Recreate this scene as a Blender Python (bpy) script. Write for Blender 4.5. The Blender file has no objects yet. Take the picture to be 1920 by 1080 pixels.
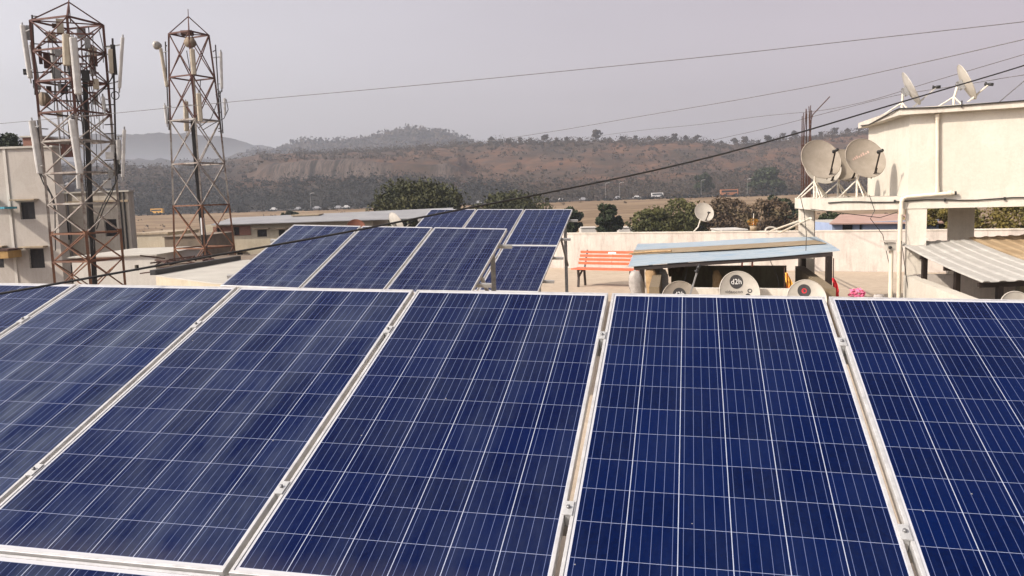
import bpy, bmesh, math, random
import numpy as np
from mathutils import Vector, Matrix, noise as mnoise
random.seed(7)
rng = random.Random(11)
sc = bpy.context.scene
COL = sc.collection
R = math.radians
V = Vector
# ------------------------------------------------------------------ camera
EYE = 2.4                       # eye above the roof terrace (z = 0)
FPX = 1524.3                    # focal length in pixels of a 1920 wide picture
PIT, ROL = 0.11087, -0.0318
def cam_axes():
    cp, sp = math.cos(PIT), math.sin(PIT)
    fwd = V((0, cp, -sp)); right = V((1, 0, 0)); up = V((0, sp, cp))
    c, s = math.cos(ROL), math.sin(ROL)
    return c*right + s*up, -s*right + c*up, fwd
CR, CU, CF = cam_axes()
cd = bpy.data.cameras.new('camera'); cam = bpy.data.objects.new('camera', cd); COL.objects.link(cam)
cd.sensor_width = 36; cd.lens = FPX/1920*36; cd.clip_start = .05; cd.clip_end = 12000
m = Matrix.Identity(4)
for i in range(3):
    m[i][0], m[i][1], m[i][2] = CR[i], CU[i], -CF[i]
m[2][3] = EYE
cam.matrix_world = m
sc.camera = cam
# ------------------------------------------------------------------ world and sun
SUN_EL = R(37); SX, SY = -0.90, -0.435
sun_dir = V((SX*math.cos(SUN_EL), SY*math.cos(SUN_EL), math.sin(SUN_EL)))
w = bpy.data.worlds.new('World'); sc.world = w; w.use_nodes = True
nt = w.node_tree; nt.nodes.clear()
sky = nt.nodes.new('ShaderNodeTexSky'); sky.sky_type = 'NISHITA'; sky.sun_disc = False
sky.sun_elevation = SUN_EL; sky.sun_rotation = math.atan2(SX, SY) % (2*math.pi)
sky.altitude = 500; sky.air_density = 1.3; sky.dust_density = 6.0; sky.ozone_density = 1.0
hs = nt.nodes.new('ShaderNodeHueSaturation'); hs.inputs['Saturation'].default_value = .16
tint = nt.nodes.new('ShaderNodeMix'); tint.data_type = 'RGBA'; tint.blend_type = 'MULTIPLY'
tint.inputs[0].default_value = 1; tint.inputs[7].default_value = (1.0, .935, .97, 1)
bg = nt.nodes.new('ShaderNodeBackground'); bg.inputs[1].default_value = .15
wo = nt.nodes.new('ShaderNodeOutputWorld')
nt.links.new(sky.outputs[0], hs.inputs['Color']); nt.links.new(hs.outputs[0], tint.inputs[6])
# dusty air is brighter on the sun's side of the sky
tcw = nt.nodes.new('ShaderNodeTexCoord'); dt = nt.nodes.new('ShaderNodeVectorMath'); dt.operation = 'DOT_PRODUCT'
dt.inputs[1].default_value = (SX, SY, 0); nt.links.new(tcw.outputs['Generated'], dt.inputs[0])
mrw = nt.nodes.new('ShaderNodeMapRange'); mrw.inputs[1].default_value = -.9; mrw.inputs[2].default_value = .15; mrw.inputs[3].default_value = 0; mrw.inputs[4].default_value = 1
hue = nt.nodes.new('ShaderNodeMix'); hue.data_type = 'RGBA'; hue.inputs[6].default_value = (.66, .595, .625, 1); hue.inputs[7].default_value = (1.11, 1.13, 1.13, 1); nt.links.new(mrw.outputs[0], hue.inputs[0])
nt.links.new(dt.outputs['Value'], mrw.inputs[0])
glow = nt.nodes.new('ShaderNodeMix'); glow.data_type = 'RGBA'; glow.blend_type = 'MULTIPLY'; glow.inputs[0].default_value = 1
nt.links.new(tint.outputs[2], glow.inputs[6]); nt.links.new(hue.outputs[2], glow.inputs[7])
hzn = nt.nodes.new('ShaderNodeTexNoise'); hzn.inputs['Scale'].default_value = 1.6; hzn.inputs['Detail'].default_value = 3
mpw = nt.nodes.new('ShaderNodeMapping'); mpw.inputs['Scale'].default_value = (1, 1, 4); nt.links.new(tcw.outputs['Generated'], mpw.inputs[0]); nt.links.new(mpw.outputs[0], hzn.inputs['Vector'])
mr2 = nt.nodes.new('ShaderNodeMapRange'); mr2.inputs[1].default_value = .3; mr2.inputs[2].default_value = .7; mr2.inputs[3].default_value = .95; mr2.inputs[4].default_value = 1.05; nt.links.new(hzn.outputs[0], mr2.inputs[0])
unev = nt.nodes.new('ShaderNodeMix'); unev.data_type = 'RGBA'; unev.blend_type = 'MULTIPLY'; unev.inputs[0].default_value = 1
nt.links.new(glow.outputs[2], unev.inputs[6]); nt.links.new(mr2.outputs[0], unev.inputs[7])
nt.links.new(unev.outputs[2], bg.inputs[0]); nt.links.new(bg.outputs[0], wo.inputs[0])
sd = bpy.data.lights.new('sun', 'SUN'); sd.energy = 4.3; sd.angle = R(.6); sd.color = (1, .905, .79)
so = bpy.data.objects.new('sun', sd); COL.objects.link(so)
so.rotation_euler = (-sun_dir).to_track_quat('-Z', 'Y').to_euler()
sc.view_settings.view_transform = 'Standard'; sc.view_settings.look = 'None'
sc.view_settings.exposure = 0.34; sc.view_settings.gamma = 1
sc.cycles.max_bounces = 6; sc.cycles.volume_bounces = 1; sc.cycles.use_denoising = True
# ------------------------------------------------------------------ places
def P(px, py, D):
    """the point at depth D (metres north of the camera) that the photograph shows at pixel px, py"""
    d = CR*((px-960)/FPX) - CU*((py-540)/FPX) + CF
    d = d*(D/d.y); return V((d.x, d.y, d.z+EYE))
def PZ(px, py, z):
    d = CR*((px-960)/FPX) - CU*((py-540)/FPX) + CF
    d = d*((z-EYE)/d.z); return V((d.x, d.y, d.z+EYE))
def hor(px): return 370 - .0318*(px-960)
# ------------------------------------------------------------------ materials
def rgb(c): return (c[0], c[1], c[2], 1)
def base_mat(name, rough=.6, metal=0.0, spec=.5):
    m = bpy.data.materials.new(name); m.use_nodes = True
    b = m.node_tree.nodes['Principled BSDF']
    b.inputs['Roughness'].default_value = rough; b.inputs['Metallic'].default_value = metal
    b.inputs['Specular IOR Level'].default_value = spec
    return m, m.node_tree, b
def N(nt, t, **k):
    n = nt.nodes.new(t)
    for a, b in k.items(): setattr(n, a, b)
    return n
def noise_node(nt, scale, detail=4, rough=.6, coord='Object', stretch=None):
    tc = N(nt, 'ShaderNodeTexCoord'); n = N(nt, 'ShaderNodeTexNoise')
    n.inputs['Scale'].default_value = scale; n.inputs['Detail'].default_value = detail; n.inputs['Roughness'].default_value = rough
    src = tc.outputs[coord]
    if stretch:
        mp = N(nt, 'ShaderNodeMapping'); mp.inputs['Scale'].default_value = stretch
        nt.links.new(src, mp.inputs[0]); src = mp.outputs[0]
    nt.links.new(src, n.inputs['Vector']); return n
def ramp(nt, src, stops):
    r = N(nt, 'ShaderNodeValToRGB'); e = r.color_ramp.elements
    while len(e) > 1: e.remove(e[0])
    e[0].position, e[0].color = stops[0][0], rgb(stops[0][1])
    for p, c in stops[1:]:
        x = e.new(p); x.color = rgb(c)
    nt.links.new(src, r.inputs[0]); return r
def mixc(nt, fac, a, b, blend='MIX'):
    x = N(nt, 'ShaderNodeMix', data_type='RGBA', blend_type=blend)
    for i, v in ((0, fac), (6, a), (7, b)):
        if isinstance(v, (int, float)): x.inputs[i].default_value = v
        elif isinstance(v, tuple): x.inputs[i].default_value = rgb(v)
        else: nt.links.new(v, x.inputs[i])
    return x.outputs[2]
def mat(name, c1, c2=None, scale=6, rough=.6, metal=0, spec=.4, stretch=None, bump=0, coord='Object', c3=None, bscale=None):
    m, nt, b = base_mat(name, rough, metal, spec)
    c2 = c2 or tuple(x*.8 for x in c1)
    n = noise_node(nt, scale, 6, .65, coord, stretch)
    st = [(.35, c1), (.68, c2)]
    if c3: st = [(.3, c1), (.52, c2), (.72, c3)]
    r = ramp(nt, n.outputs[0], st); nt.links.new(r.outputs[0], b.inputs['Base Color'])
    if bump:
        n2 = noise_node(nt, bscale or scale*6, 5, .6, coord)
        bp = N(nt, 'ShaderNodeBump'); bp.inputs['Strength'].default_value = bump; bp.inputs['Distance'].default_value = .02
        nt.links.new(n2.outputs[0], bp.inputs['Height']); nt.links.new(bp.outputs[0], b.inputs['Normal'])
    return m
def plaster(name, c, stain, amt=.5, top=None, sc_=1.4):
    """plaster with vertical run-off streaks and blotches"""
    m, nt, b = base_mat(name, .85, 0, .2)
    n1 = noise_node(nt, sc_, 8, .7)
    n2 = noise_node(nt, 3.2, 7, .75, 'Object', (1.6, 1.6, .22))
    n3 = noise_node(nt, 22, 5, .6)
    f1 = ramp(nt, n2.outputs[0], [(.48, (0, 0, 0)), (.75, (amt, amt, amt))]).outputs[0]
    col = mixc(nt, f1, c, stain)
    f2 = ramp(nt, n1.outputs[0], [(.42, (0, 0, 0)), (.72, (amt*.9,)*3)]).outputs[0]
    col = mixc(nt, f2, col, tuple(x*.72 for x in c))
    col = mixc(nt, .18, col, ramp(nt, n3.outputs[0], [(.3, tuple(x*.7 for x in c)), (.7, c)]).outputs[0])
    n4 = noise_node(nt, .9, 3, .4)
    f4 = ramp(nt, n4.outputs[0], [(.53, (0, 0, 0)), (.545, (.16, .16, .16))]).outputs[0]
    col = mixc(nt, f4, col, stain)
    n5 = noise_node(nt, 2.0, 9, .85); vv5 = ramp(nt, n5.outputs[0], [(.492, (0, 0, 0)), (.5, (.35, .35, .35)), (.508, (0, 0, 0))]).outputs[0]
    col = mixc(nt, vv5, col, tuple(x*.45 for x in stain))
    nt.links.new(col, b.inputs['Base Color'])
    bp = N(nt, 'ShaderNodeBump'); bp.inputs['Strength'].default_value = .25; bp.inputs['Distance'].default_value = .01
    nt.links.new(n3.outputs[0], bp.inputs['Height']); nt.links.new(bp.outputs[0], b.inputs['Normal'])
    return m
M = {}
M['alu'] = mat('frame_aluminium', (.56, .555, .545), (.40, .395, .39), 16, .42, .30, .5, (1, 1, 1))
M['galv'] = mat('galvanised_steel', (.34, .34, .33), (.22, .215, .21), 14, .5, .5, .5)
M['dark_steel'] = mat('dark_painted_steel', (.014, .010, .009), (.026, .016, .012), 8, .5, .1)
M['clamp'] = mat('cast_clamp', (.55, .55, .54), (.42, .42, .41), 30, .45, .4)
M['rail'] = mat('rail_steel', (.36, .355, .34), (.24, .235, .23), 10, .5, .4)
M['bolt'] = mat('bolt_steel', (.3, .3, .3), (.1, .1, .1), 20, .4, .7)
M['white_paint'] = plaster('white_painted_plaster', (.545, .505, .43), (.38, .33, .26), .42)
M['beam_paint'] = plaster('old_white_beam_plaster', (.56, .515, .44), (.26, .22, .17), .6)
M['wall'] = plaster('parapet_plaster', (.52, .465, .41), (.24, .205, .175), .9)
M['floor'] = None
M['dish'] = mat('dish_paint', (.33, .285, .23), (.275, .235, .185), 5, .45, 0, .4, c3=(.235, .20, .155))
M['dish_white'] = mat('pale_dish_paint', (.44, .405, .345), (.35, .32, .27), 5, .45, 0, .4)
M['dish_grey'] = mat('weathered_dish_paint', (.42, .40, .36), (.30, .28, .25), 5, .5)
M['dish_rust'] = mat('rusted_dish', (.20, .075, .045), (.12, .05, .03), 5, .7)
M['pole_white'] = mat('white_pole_paint', (.62, .58, .50), (.42, .37, .30), 12, .5)
M['black'] = mat('black_plastic', (.012, .012, .012), (.025, .024, .022), 20, .45)
M['cable'] = mat('cable_sheath', (.015, .014, .014), (.03, .028, .026), 20, .6)
M['cable_grey'] = mat('grey_cable_sheath', (.10, .095, .095), (.14, .13, .13), 20, .6)
M['pvc'] = mat('pvc_pipe', (.66, .60, .48), (.50, .44, .34), 6, .45, 0, .4, (1, 1, .3))
M['orange'] = mat('orange_enamel', (.62, .125, .052), (.50, .095, .04), 8, .4, 0, .5)
M['blue_sheet'] = mat('pale_blue_sheet', (.215, .285, .345), (.28, .325, .355), 1.6, .5, .0, .4, c3=(.19, .27, .35))
M['brown_strip'] = mat('brown_strip', (.27, .21, .135), (.20, .15, .095), 5, .7)
M['corr'] = mat('corrugated_cement', (.43, .415, .375), (.33, .315, .285), 2.5, .65, 0, .3, (1, 1, 1), c3=(.39, .375, .335))
M['corr_brown'] = mat('corrugated_rusty', (.34, .25, .15), (.24, .165, .09), 2.5, .75)
M['dark_shaft'] = plaster('dark_shaft_plaster', (.20, .18, .135), (.06, .05, .038), .7)  # dark plaster with strong, still darker vertical streaks
M['shaft_brown'] = plaster('shade_brown_plaster', (.20, .155, .10), (.07, .055, .04), .6)  # dark brown paints the shed roof's shade into the right shaft wall
M['rust'] = mat('rust_rod', (.075, .036, .026), (.04, .02, .016), 18, .85)
M['red_cloth'] = mat('red_cloth', (.60, .025, .035), (.42, .02, .03), 6, .8)
M['pink'] = mat('pink_plastic', (.75, .20, .32), (.60, .12, .24), 9, .6)
M['yellow_cloth'] = None
M['sack'] = mat('white_sack', (.40, .365, .33), (.24, .215, .195), 7, .8, bump=.5)
M['sack_brown'] = mat('brown_cloth', (.42, .29, .15), (.26, .16, .08), 5, .85, bump=.4)
M['bwall_grey'] = plaster('grey_house_plaster', (.40, .365, .325), (.26, .23, .19), .5, sc_=.5)
M['bwall_dark'] = plaster('stained_house_plaster', (.44, .40, .34), (.20, .175, .14), .6, sc_=.5)
M['bwall_cream'] = plaster('cream_house_plaster', (.43, .375, .28), (.26, .21, .14), .5, sc_=.5)
M['bwall_white'] = plaster('white_house_plaster', (.52, .49, .44), (.34, .31, .27), .4, sc_=.6)
M['hole'] = mat('dark_opening', (.010, .010, .012), (.02, .018, .018), 3, .5)
M['chajja'] = mat('sunshade_concrete', (.36, .29, .20), (.22, .175, .125), 3, .9)
M['teal'] = mat('teal_sheet', (.07, .30, .38), (.05, .22, .29), 5, .6)
M['yellow_band'] = mat('yellow_band', (.34, .21, .07), (.27, .165, .06), 5, .8)
M['brick'] = None
M['grey_roof'] = mat('grey_roof_sheet', (.20, .20, .205), (.27, .27, .27), .5, .6, .0, .4)
M['white_roof'] = mat('pale_roof_coating', (.42, .40, .35), (.34, .32, .28), 1.2, .8)
M['trunk'] = mat('bark', (.10, .07, .05), (.055, .04, .03), 5, .9, stretch=(1, 1, .3))
M['tarp'] = mat('brown_tarp', (.20, .155, .11), (.12, .095, .07), 1.0, .9)
M['antenna'] = mat('antenna_grey', (.58, .57, .54), (.44, .43, .41), 3, .5, c3=(.50, .48, .44))
M['antenna_cream'] = mat('antenna_cream', (.45, .40, .31), (.34, .29, .22), 3, .55)
M['tank_black'] = mat('tank_black', (.02, .02, .02), (.035, .033, .03), 3, .5)
M['bus_white'] = mat('vehicle_white', (.50, .49, .47), (.4, .4, .4), 3, .4)
M['bus_orange'] = mat('vehicle_orange', (.30, .13, .065), (.24, .10, .05), 3, .4)
M['bus_yellow'] = mat('vehicle_yellow', (.62, .33, .05), (.5, .27, .05), 3, .4)
M['car_grey'] = mat('vehicle_grey', (.30, .30, .31), (.22, .22, .23), 3, .35)
M['glass_dark'] = mat('dark_glass', (.015, .018, .02), (.02, .025, .03), 2, .1, 0, .5)
M['tyre'] = mat('tyre', (.015, .015, .015), (.02, .02, .02), 8, .9)
M['label_white'] = mat('white_marking', (.78, .76, .72), (.7, .68, .64), 9, .6)
M['label_black'] = mat('black_marking', (.035, .033, .033), (.05, .047, .045), 9, .6)
M['label_red'] = mat('faded_red_marking', (.48, .30, .24), (.55, .42, .34), 9, .6)
M['label_grey'] = mat('grey_marking', (.16, .15, .145), (.2, .19, .18), 9, .6)
M['blue_wall'] = mat('blue_house_wall', (.28, .33, .45), (.22, .27, .38), 1.0, .8)
M['pink_roof'] = mat('pink_house_roof', (.40, .26, .21), (.32, .21, .17), 1.0, .8)
def m_floor():
    m, nt, b = base_mat('terrace_screed', .9, 0, .2)
    n1 = noise_node(nt, .45, 8, .7); n2 = noise_node(nt, 5, 8, .7); n3 = noise_node(nt, 60, 4, .6)
    a = ramp(nt, n1.outputs[0], [(.35, (.47, .385, .295)), (.65, (.36, .295, .22))]).outputs[0]
    c = ramp(nt, n2.outputs[0], [(.35, (.28, .225, .165)), (.7, (.49, .40, .31))]).outputs[0]
    nt.links.new(mixc(nt, .45, a, c), b.inputs['Base Color'])
    bp = N(nt, 'ShaderNodeBump'); bp.inputs['Strength'].default_value = .3; bp.inputs['Distance'].default_value = .01
    nt.links.new(n3.outputs[0], bp.inputs['Height']); nt.links.new(bp.outputs[0], b.inputs['Normal'])
    return m
M['floor'] = m_floor()
def m_brick():
    m, nt, b = base_mat('red_brick', .9)
    n = N(nt, 'ShaderNodeTexBrick'); tc = N(nt, 'ShaderNodeTexCoord'); mp = N(nt, 'ShaderNodeMapping')
    mp.inputs['Rotation'].default_value = (R(90), 0, 0); mp.inputs['Scale'].default_value = (3.3, 3.3, 3.3)
    nt.links.new(tc.outputs['Object'], mp.inputs[0]); nt.links.new(mp.outputs[0], n.inputs[0])
    n.inputs['Color1'].default_value = (.22, .085, .05, 1); n.inputs['Color2'].default_value = (.15, .06, .04, 1); n.inputs['Mortar'].default_value = (.2, .15, .12, 1)
    nt.links.new(n.outputs[0], b.inputs['Base Color']); return m
M['brick'] = m_brick()
def m_flag():
    m, nt, b = base_mat('flame_coloured_cloth', .8)
    n = noise_node(nt, 9, 4, .7)
    r = ramp(nt, n.outputs[0], [(.36, (.55, .04, .02)), (.47, (.75, .22, .03)), (.58, (.78, .5, .08)), (.7, (.6, .08, .02))])
    nt.links.new(r.outputs[0], b.inputs['Base Color']); return m
M['yellow_cloth'] = m_flag()
def m_tower(name, bands):
    """painted lattice steel: bands of red oxide and white by height, with rust"""
    m, nt, b = base_mat(name, .65, 0, .3)
    tc = N(nt, 'ShaderNodeTexCoord'); sp = N(nt, 'ShaderNodeSeparateXYZ'); nt.links.new(tc.outputs['Object'], sp.inputs[0])
    mr = N(nt, 'ShaderNodeMapRange'); z0, z1 = bands[0][0], bands[-1][0]
    mr.inputs[1].default_value = z0; mr.inputs[2].default_value = z1
    nt.links.new(sp.outputs[2], mr.inputs[0])
    r = N(nt, 'ShaderNodeValToRGB'); r.color_ramp.interpolation = 'CONSTANT'; e = r.color_ramp.elements
    while len(e) > 1: e.remove(e[0])
    e[0].position = 0; e[0].color = rgb(bands[0][1])
    for z, c in bands[1:-1]:
        x = e.new((z-z0)/(z1-z0)); x.color = rgb(c)
    nt.links.new(mr.outputs[0], r.inputs[0])
    n = noise_node(nt, 2.2, 7, .75)
    f = ramp(nt, n.outputs[0], [(.42, (0, 0, 0)), (.62, (.85, .85, .85))]).outputs[0]
    nt.links.new(mixc(nt, f, r.outputs[0], (.095, .05, .036)), b.inputs['Base Color'])
    return m
def m_cells():
    """polycrystalline module: 6 x 12 cells, five busbars each, white backsheet, dusty glass"""
    m, nt, b = base_mat('solar_cells', .13, 0, .5)
    L = nt.links
    tc = N(nt, 'ShaderNodeTexCoord'); sp = N(nt, 'ShaderNodeSeparateXYZ'); L.new(tc.outputs['Object'], sp.inputs[0])
    def math_(op, a, b_=None, c=None):
        n = N(nt, 'ShaderNodeMath', operation=op)
        for i, v in enumerate((a, b_, c)):
            if v is None: continue
            if isinstance(v, (int, float)): n.inputs[i].default_value = v
            else: L.new(v, n.inputs[i])
        return n.outputs[0]
    PIT_ = .1586
    cx = math_('DIVIDE', math_('SUBTRACT', sp.outputs[0], (.992-6*PIT_)/2), PIT_)
    cy = math_('DIVIDE', math_('SUBTRACT', math_('MULTIPLY', sp.outputs[1], -1), (1.956-12*PIT_)/2), PIT_)
    fx, fy = math_('FRACT', cx), math_('FRACT', cy)
    def edge(f, half): return math_('GREATER_THAN', math_('ABSOLUTE', math_('SUBTRACT', f, .5)), .5-half)
    gapx, gapy = edge(fx, .0085), edge(fy, .0060)
    def outside(c, n): return math_('GREATER_THAN', math_('ABSOLUTE', math_('SUBTRACT', c, n/2)), n/2)
    margin = math_('MAXIMUM', outside(cx, 6), outside(cy, 12))
    white = math_('MAXIMUM', margin, gapx)
    bus = math_('LESS_THAN', math_('ABSOLUTE', math_('SUBTRACT', math_('FRACT', math_('MULTIPLY', fx, 5)), .5)), .030)
    # cell tint: random per cell, crystal grain, and per panel
    ix = math_('FLOOR', cx); iy = math_('FLOOR', cy)
    cv = N(nt, 'ShaderNodeCombineXYZ'); L.new(ix, cv.inputs[0]); L.new(iy, cv.inputs[1])
    oi = N(nt, 'ShaderNodeObjectInfo'); L.new(oi.outputs['Random'], cv.inputs[2])
    wn = N(nt, 'ShaderNodeTexWhiteNoise'); L.new(cv.outputs[0], wn.inputs['Vector'])
    vo = N(nt, 'ShaderNodeTexVoronoi'); vo.inputs['Scale'].default_value = 95; L.new(tc.outputs['Object'], vo.inputs['Vector'])
    c1 = mixc(nt, wn.outputs['Value'], (.0004, .0034, .024), (.0006, .0058, .041))
    c2 = mixc(nt, math_('MULTIPLY', vo.outputs['Color'], .35), c1, (.0008, .0092, .066))
    c3 = mixc(nt, math_('MULTIPLY', oi.outputs['Random'], .55), c2, (.0028, .0036, .025))
    # dust: broad wipe marks and a faint film
    n1 = noise_node(nt, 1.3, 7, .7, 'Object', (3.2, .8, 1)); n2 = noise_node(nt, 7, 6, .7)
    d1 = ramp(nt, n1.outputs[0], [(.42, (0, 0, 0)), (.74, (.060, .060, .060))]).outputs[0]
    d2 = ramp(nt, n2.outputs[0], [(.4, (.0005,)*3), (.85, (.010,)*3)]).outputs[0]
    c4 = mixc(nt, bus, c3, (.075, .095, .19))
    c5 = mixc(nt, gapy, c4, (.20, .225, .33))
    c6 = mixc(nt, white, c5, (.30, .33, .43))
    c6 = mixc(nt, margin, c6, (.42, .42, .44))
    dust = mixc(nt, 1.0, d1, d2, 'ADD')
    c7 = mixc(nt, mixc(nt, 1.0, dust, oi.outputs['Color'], 'MULTIPLY'), c6, (.26, .31, .36))
    # dirt gathered along the lower frame, and small specks
    low = N(nt, 'ShaderNodeMapRange'); low.inputs[1].default_value = -1.955; low.inputs[2].default_value = -1.84; low.inputs[3].default_value = .13; low.inputs[4].default_value = 0; L.new(sp.outputs[1], low.inputs[0])
    lo2 = math_('MULTIPLY', low.outputs[0], n2.outputs[0]); c7 = mixc(nt, lo2, c7, (.30, .26, .21))
    v2 = N(nt, 'ShaderNodeTexVoronoi'); v2.inputs['Scale'].default_value = 7; tv = N(nt, 'ShaderNodeVectorMath', operation='ADD'); cr = N(nt, 'ShaderNodeCombineXYZ'); L.new(oi.outputs['Random'], cr.inputs[0]); L.new(oi.outputs['Random'], cr.inputs[2]); L.new(tc.outputs['Object'], tv.inputs[0]); L.new(cr.outputs[0], tv.inputs[1]); L.new(tv.outputs[0], v2.inputs['Vector'])
    c7 = mixc(nt, math_('MULTIPLY', math_('LESS_THAN', v2.outputs['Distance'], .022), .45), c7, (.42, .40, .36))
    L.new(c7, b.inputs['Base Color'])
    b.inputs['Specular IOR Level'].default_value = .07
    r = ramp(nt, n2.outputs[0], [(.3, (.12,)*3), (.75, (.28,)*3)]); L.new(r.outputs[0], b.inputs['Roughness'])
    return m
M['cells'] = m_cells()
def m_leaf(name, ca, cb, cc, scale=.6):
    m, nt, b = base_mat(name, .75, 0, .25)
    n = noise_node(nt, scale, 3, .6); wn = N(nt, 'ShaderNodeTexWhiteNoise', noise_dimensions='1D')
    g = N(nt, 'ShaderNodeNewGeometry'); nt.links.new(g.outputs['Random Per Island'], wn.inputs['W'])
    r = ramp(nt, n.outputs[0], [(.32, ca), (.5, cb), (.7, cc)])
    f = N(nt, 'ShaderNodeMath', operation='MULTIPLY'); nt.links.new(wn.outputs['Value'], f.inputs[0]); f.inputs[1].default_value = .5
    nt.links.new(mixc(nt, f.outputs[0], r.outputs[0], ca), b.inputs['Base Color'])
    return m
M['leaf_green'] = m_leaf('leaf_olive', (.036, .040, .013), (.072, .072, .022), (.105, .095, .032), .35)
M['leaf_wide'] = m_leaf('leaf_broad', (.022, .026, .011), (.048, .050, .018), (.078, .072, .025), .35)
M['leaf_dark'] = m_leaf('leaf_dark', (.018, .026, .013), (.034, .046, .020), (.050, .060, .026), .5)
M['leaf_brown'] = m_leaf('leaf_dry', (.075, .052, .032), (.125, .085, .052), (.095, .082, .036), .4)
M['leaf_yellow'] = m_leaf('leaf_yellow', (.090, .072, .018), (.150, .115, .025), (.075, .075, .022), .6)
M['leaf_hill'] = m_leaf('leaf_hill', (.030, .025, .017), (.048, .035, .024), (.066, .044, .029), .02)
M['leaf_wood'] = m_leaf('leaf_wood', (.006, .008, .007), (.011, .012, .010), (.018, .017, .013), .02)
# ------------------------------------------------------------------ mesh builder
class MB:
    def __init__(s): s.v = []; s.f = []; s.mi = []; s.sm = []; s.cur = 0
    def add(s, vs, fs, smooth=False):
        o = len(s.v); s.v += [V(v) for v in vs]
        for f in fs: s.f.append([i+o for i in f]); s.mi.append(s.cur); s.sm.append(smooth)
        return s
    def hexa(s, b, t):      # four bottom points, four top points (same winding, ccw from above)
        return s.add(list(b)+list(t), [(3, 2, 1, 0), (4, 5, 6, 7), (0, 1, 5, 4), (1, 2, 6, 5), (2, 3, 7, 6), (3, 0, 4, 7)])
    def box(s, c, size, ax=None):
        c = V(c); ax = ax or (V((1, 0, 0)), V((0, 1, 0)), V((0, 0, 1)))
        x, y, z = (a*(d/2) for a, d in zip(ax, size))
        return s.hexa([c-x-y-z, c+x-y-z, c+x+y-z, c-x+y-z], [c-x-y+z, c+x-y+z, c+x+y+z, c-x+y+z])
    def b2(s, lo, hi): return s.box([(a+b)/2 for a, b in zip(lo, hi)], [b-a for a, b in zip(lo, hi)])
    def bar(s, p, q, w, h=None, up=(0, 0, 1)):
        p, q = V(p), V(q); h = h or w; d = q-p; L = d.length
        if L < 1e-6: return s
        d /= L; up = V(up)
        if abs(d.dot(up)) > .98: up = V((1, 0, 0))
        x = d.cross(up).normalized(); z = x.cross(d)
        return s.box((p+q)/2, (L, w, h), (d, x, z))
    def tube(s, pts, r, n=8, cap=True):
        pts = [V(p) for p in pts]; k = len(pts); rr = r if isinstance(r, (list, tuple)) else [r]*k
        vs = []; prev = None
        for i, p in enumerate(pts):
            d = (pts[min(i+1, k-1)]-pts[max(i-1, 0)]).normalized()
            if prev is None:
                a = V((0, 0, 1)) if abs(d.z) < .9 else V((1, 0, 0)); x = d.cross(a).normalized()
            else: x = (prev-d*prev.dot(d)).normalized()
            prev = x; y = d.cross(x)
            vs += [p+(x*math.cos(2*math.pi*j/n)+y*math.sin(2*math.pi*j/n))*rr[i] for j in range(n)]
        fs = [(i*n+j, i*n+(j+1) % n, (i+1)*n+(j+1) % n, (i+1)*n+j) for i in range(k-1) for j in range(n)]
        s.add(vs, fs, n > 5)
        if cap: s.add(vs[:n], [tuple(range(n))[::-1]]); s.add(vs[-n:], [tuple(range(n))])
        return s
    def lathe(s, c, prof, n=16, axes=None):
        c = V(c); X, Y, Z = axes or (V((1, 0, 0)), V((0, 1, 0)), V((0, 0, 1)))
        vs = [c+(X*math.cos(2*math.pi*j/n)+Y*math.sin(2*math.pi*j/n))*r+Z*z for r, z in prof for j in range(n)]
        fs = [(i*n+j, i*n+(j+1) % n, (i+1)*n+(j+1) % n, (i+1)*n+j) for i in range(len(prof)-1) for j in range(n)]
        return s.add(vs, fs, True)
    def poly_prism(s, pts, z0, z1):
        n = len(pts); vs = [V((p[0], p[1], z0)) for p in pts]+[V((p[0], p[1], z1)) for p in pts]
        return s.add(vs, [tuple(range(n))[::-1], tuple(range(n, 2*n))]+[(i, (i+1) % n, n+(i+1) % n, n+i) for i in range(n)])
    def wall(s, a, b, z0, z1, th, side=1):
        """upright slab from a to b (plan points), thickness th to the left (+1) or right (-1) of a->b"""
        a, b = V((a[0], a[1], 0)), V((b[0], b[1], 0)); d = (b-a).normalized(); n = V((-d.y, d.x, 0))*th*side
        q = [a, b, b+n, a+n] if side > 0 else [a+n, b+n, b, a]
        up = lambda z: [V((p.x, p.y, z)) for p in q]
        return s.hexa(up(z0), up(z1))
def mesh(name, mb, mats, origin=None, mat_inv=None):
    me = bpy.data.meshes.new(name)
    vs = mb.v
    if mat_inv is not None: vs = [mat_inv @ v for v in vs]
    me.from_pydata([tuple(v) for v in vs], [], mb.f)
    for mm in (mats if isinstance(mats, (list, tuple)) else [mats]): me.materials.append(mm)
    me.polygons.foreach_set('material_index', mb.mi); me.polygons.foreach_set('use_smooth', mb.sm)
    me.update(); return me
def obj(name, mb, mats, parent=None, label=None):
    """link a mesh; its vertices are given in world space and moved into the parent's space"""
    inv = WM[parent.name].inverted() if parent else None
    o = bpy.data.objects.new(name, mesh(name, mb, mats, mat_inv=inv)); COL.objects.link(o)
    if parent:
        o.parent = parent; WM[o.name] = WM[parent.name].copy()
    else: WM[o.name] = Matrix.Identity(4)
    if label: o['label'] = label
    return o
WM = {}
def tag(o, label, cat, group=None):
    o['label'] = label; o['category'] = cat
    if group: o['group'] = group
    return o
def thing(name, label, cat, loc=(0, 0, 0), group=None, rot=None):
    o = bpy.data.objects.new(name, None); COL.objects.link(o); o.empty_display_size = .2
    mm = Matrix.Translation(V(loc))
    if rot is not None: mm = mm @ rot.to_4x4()
    o.matrix_world = mm; WM[o.name] = mm
    return tag(o, label, cat, group)
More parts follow.
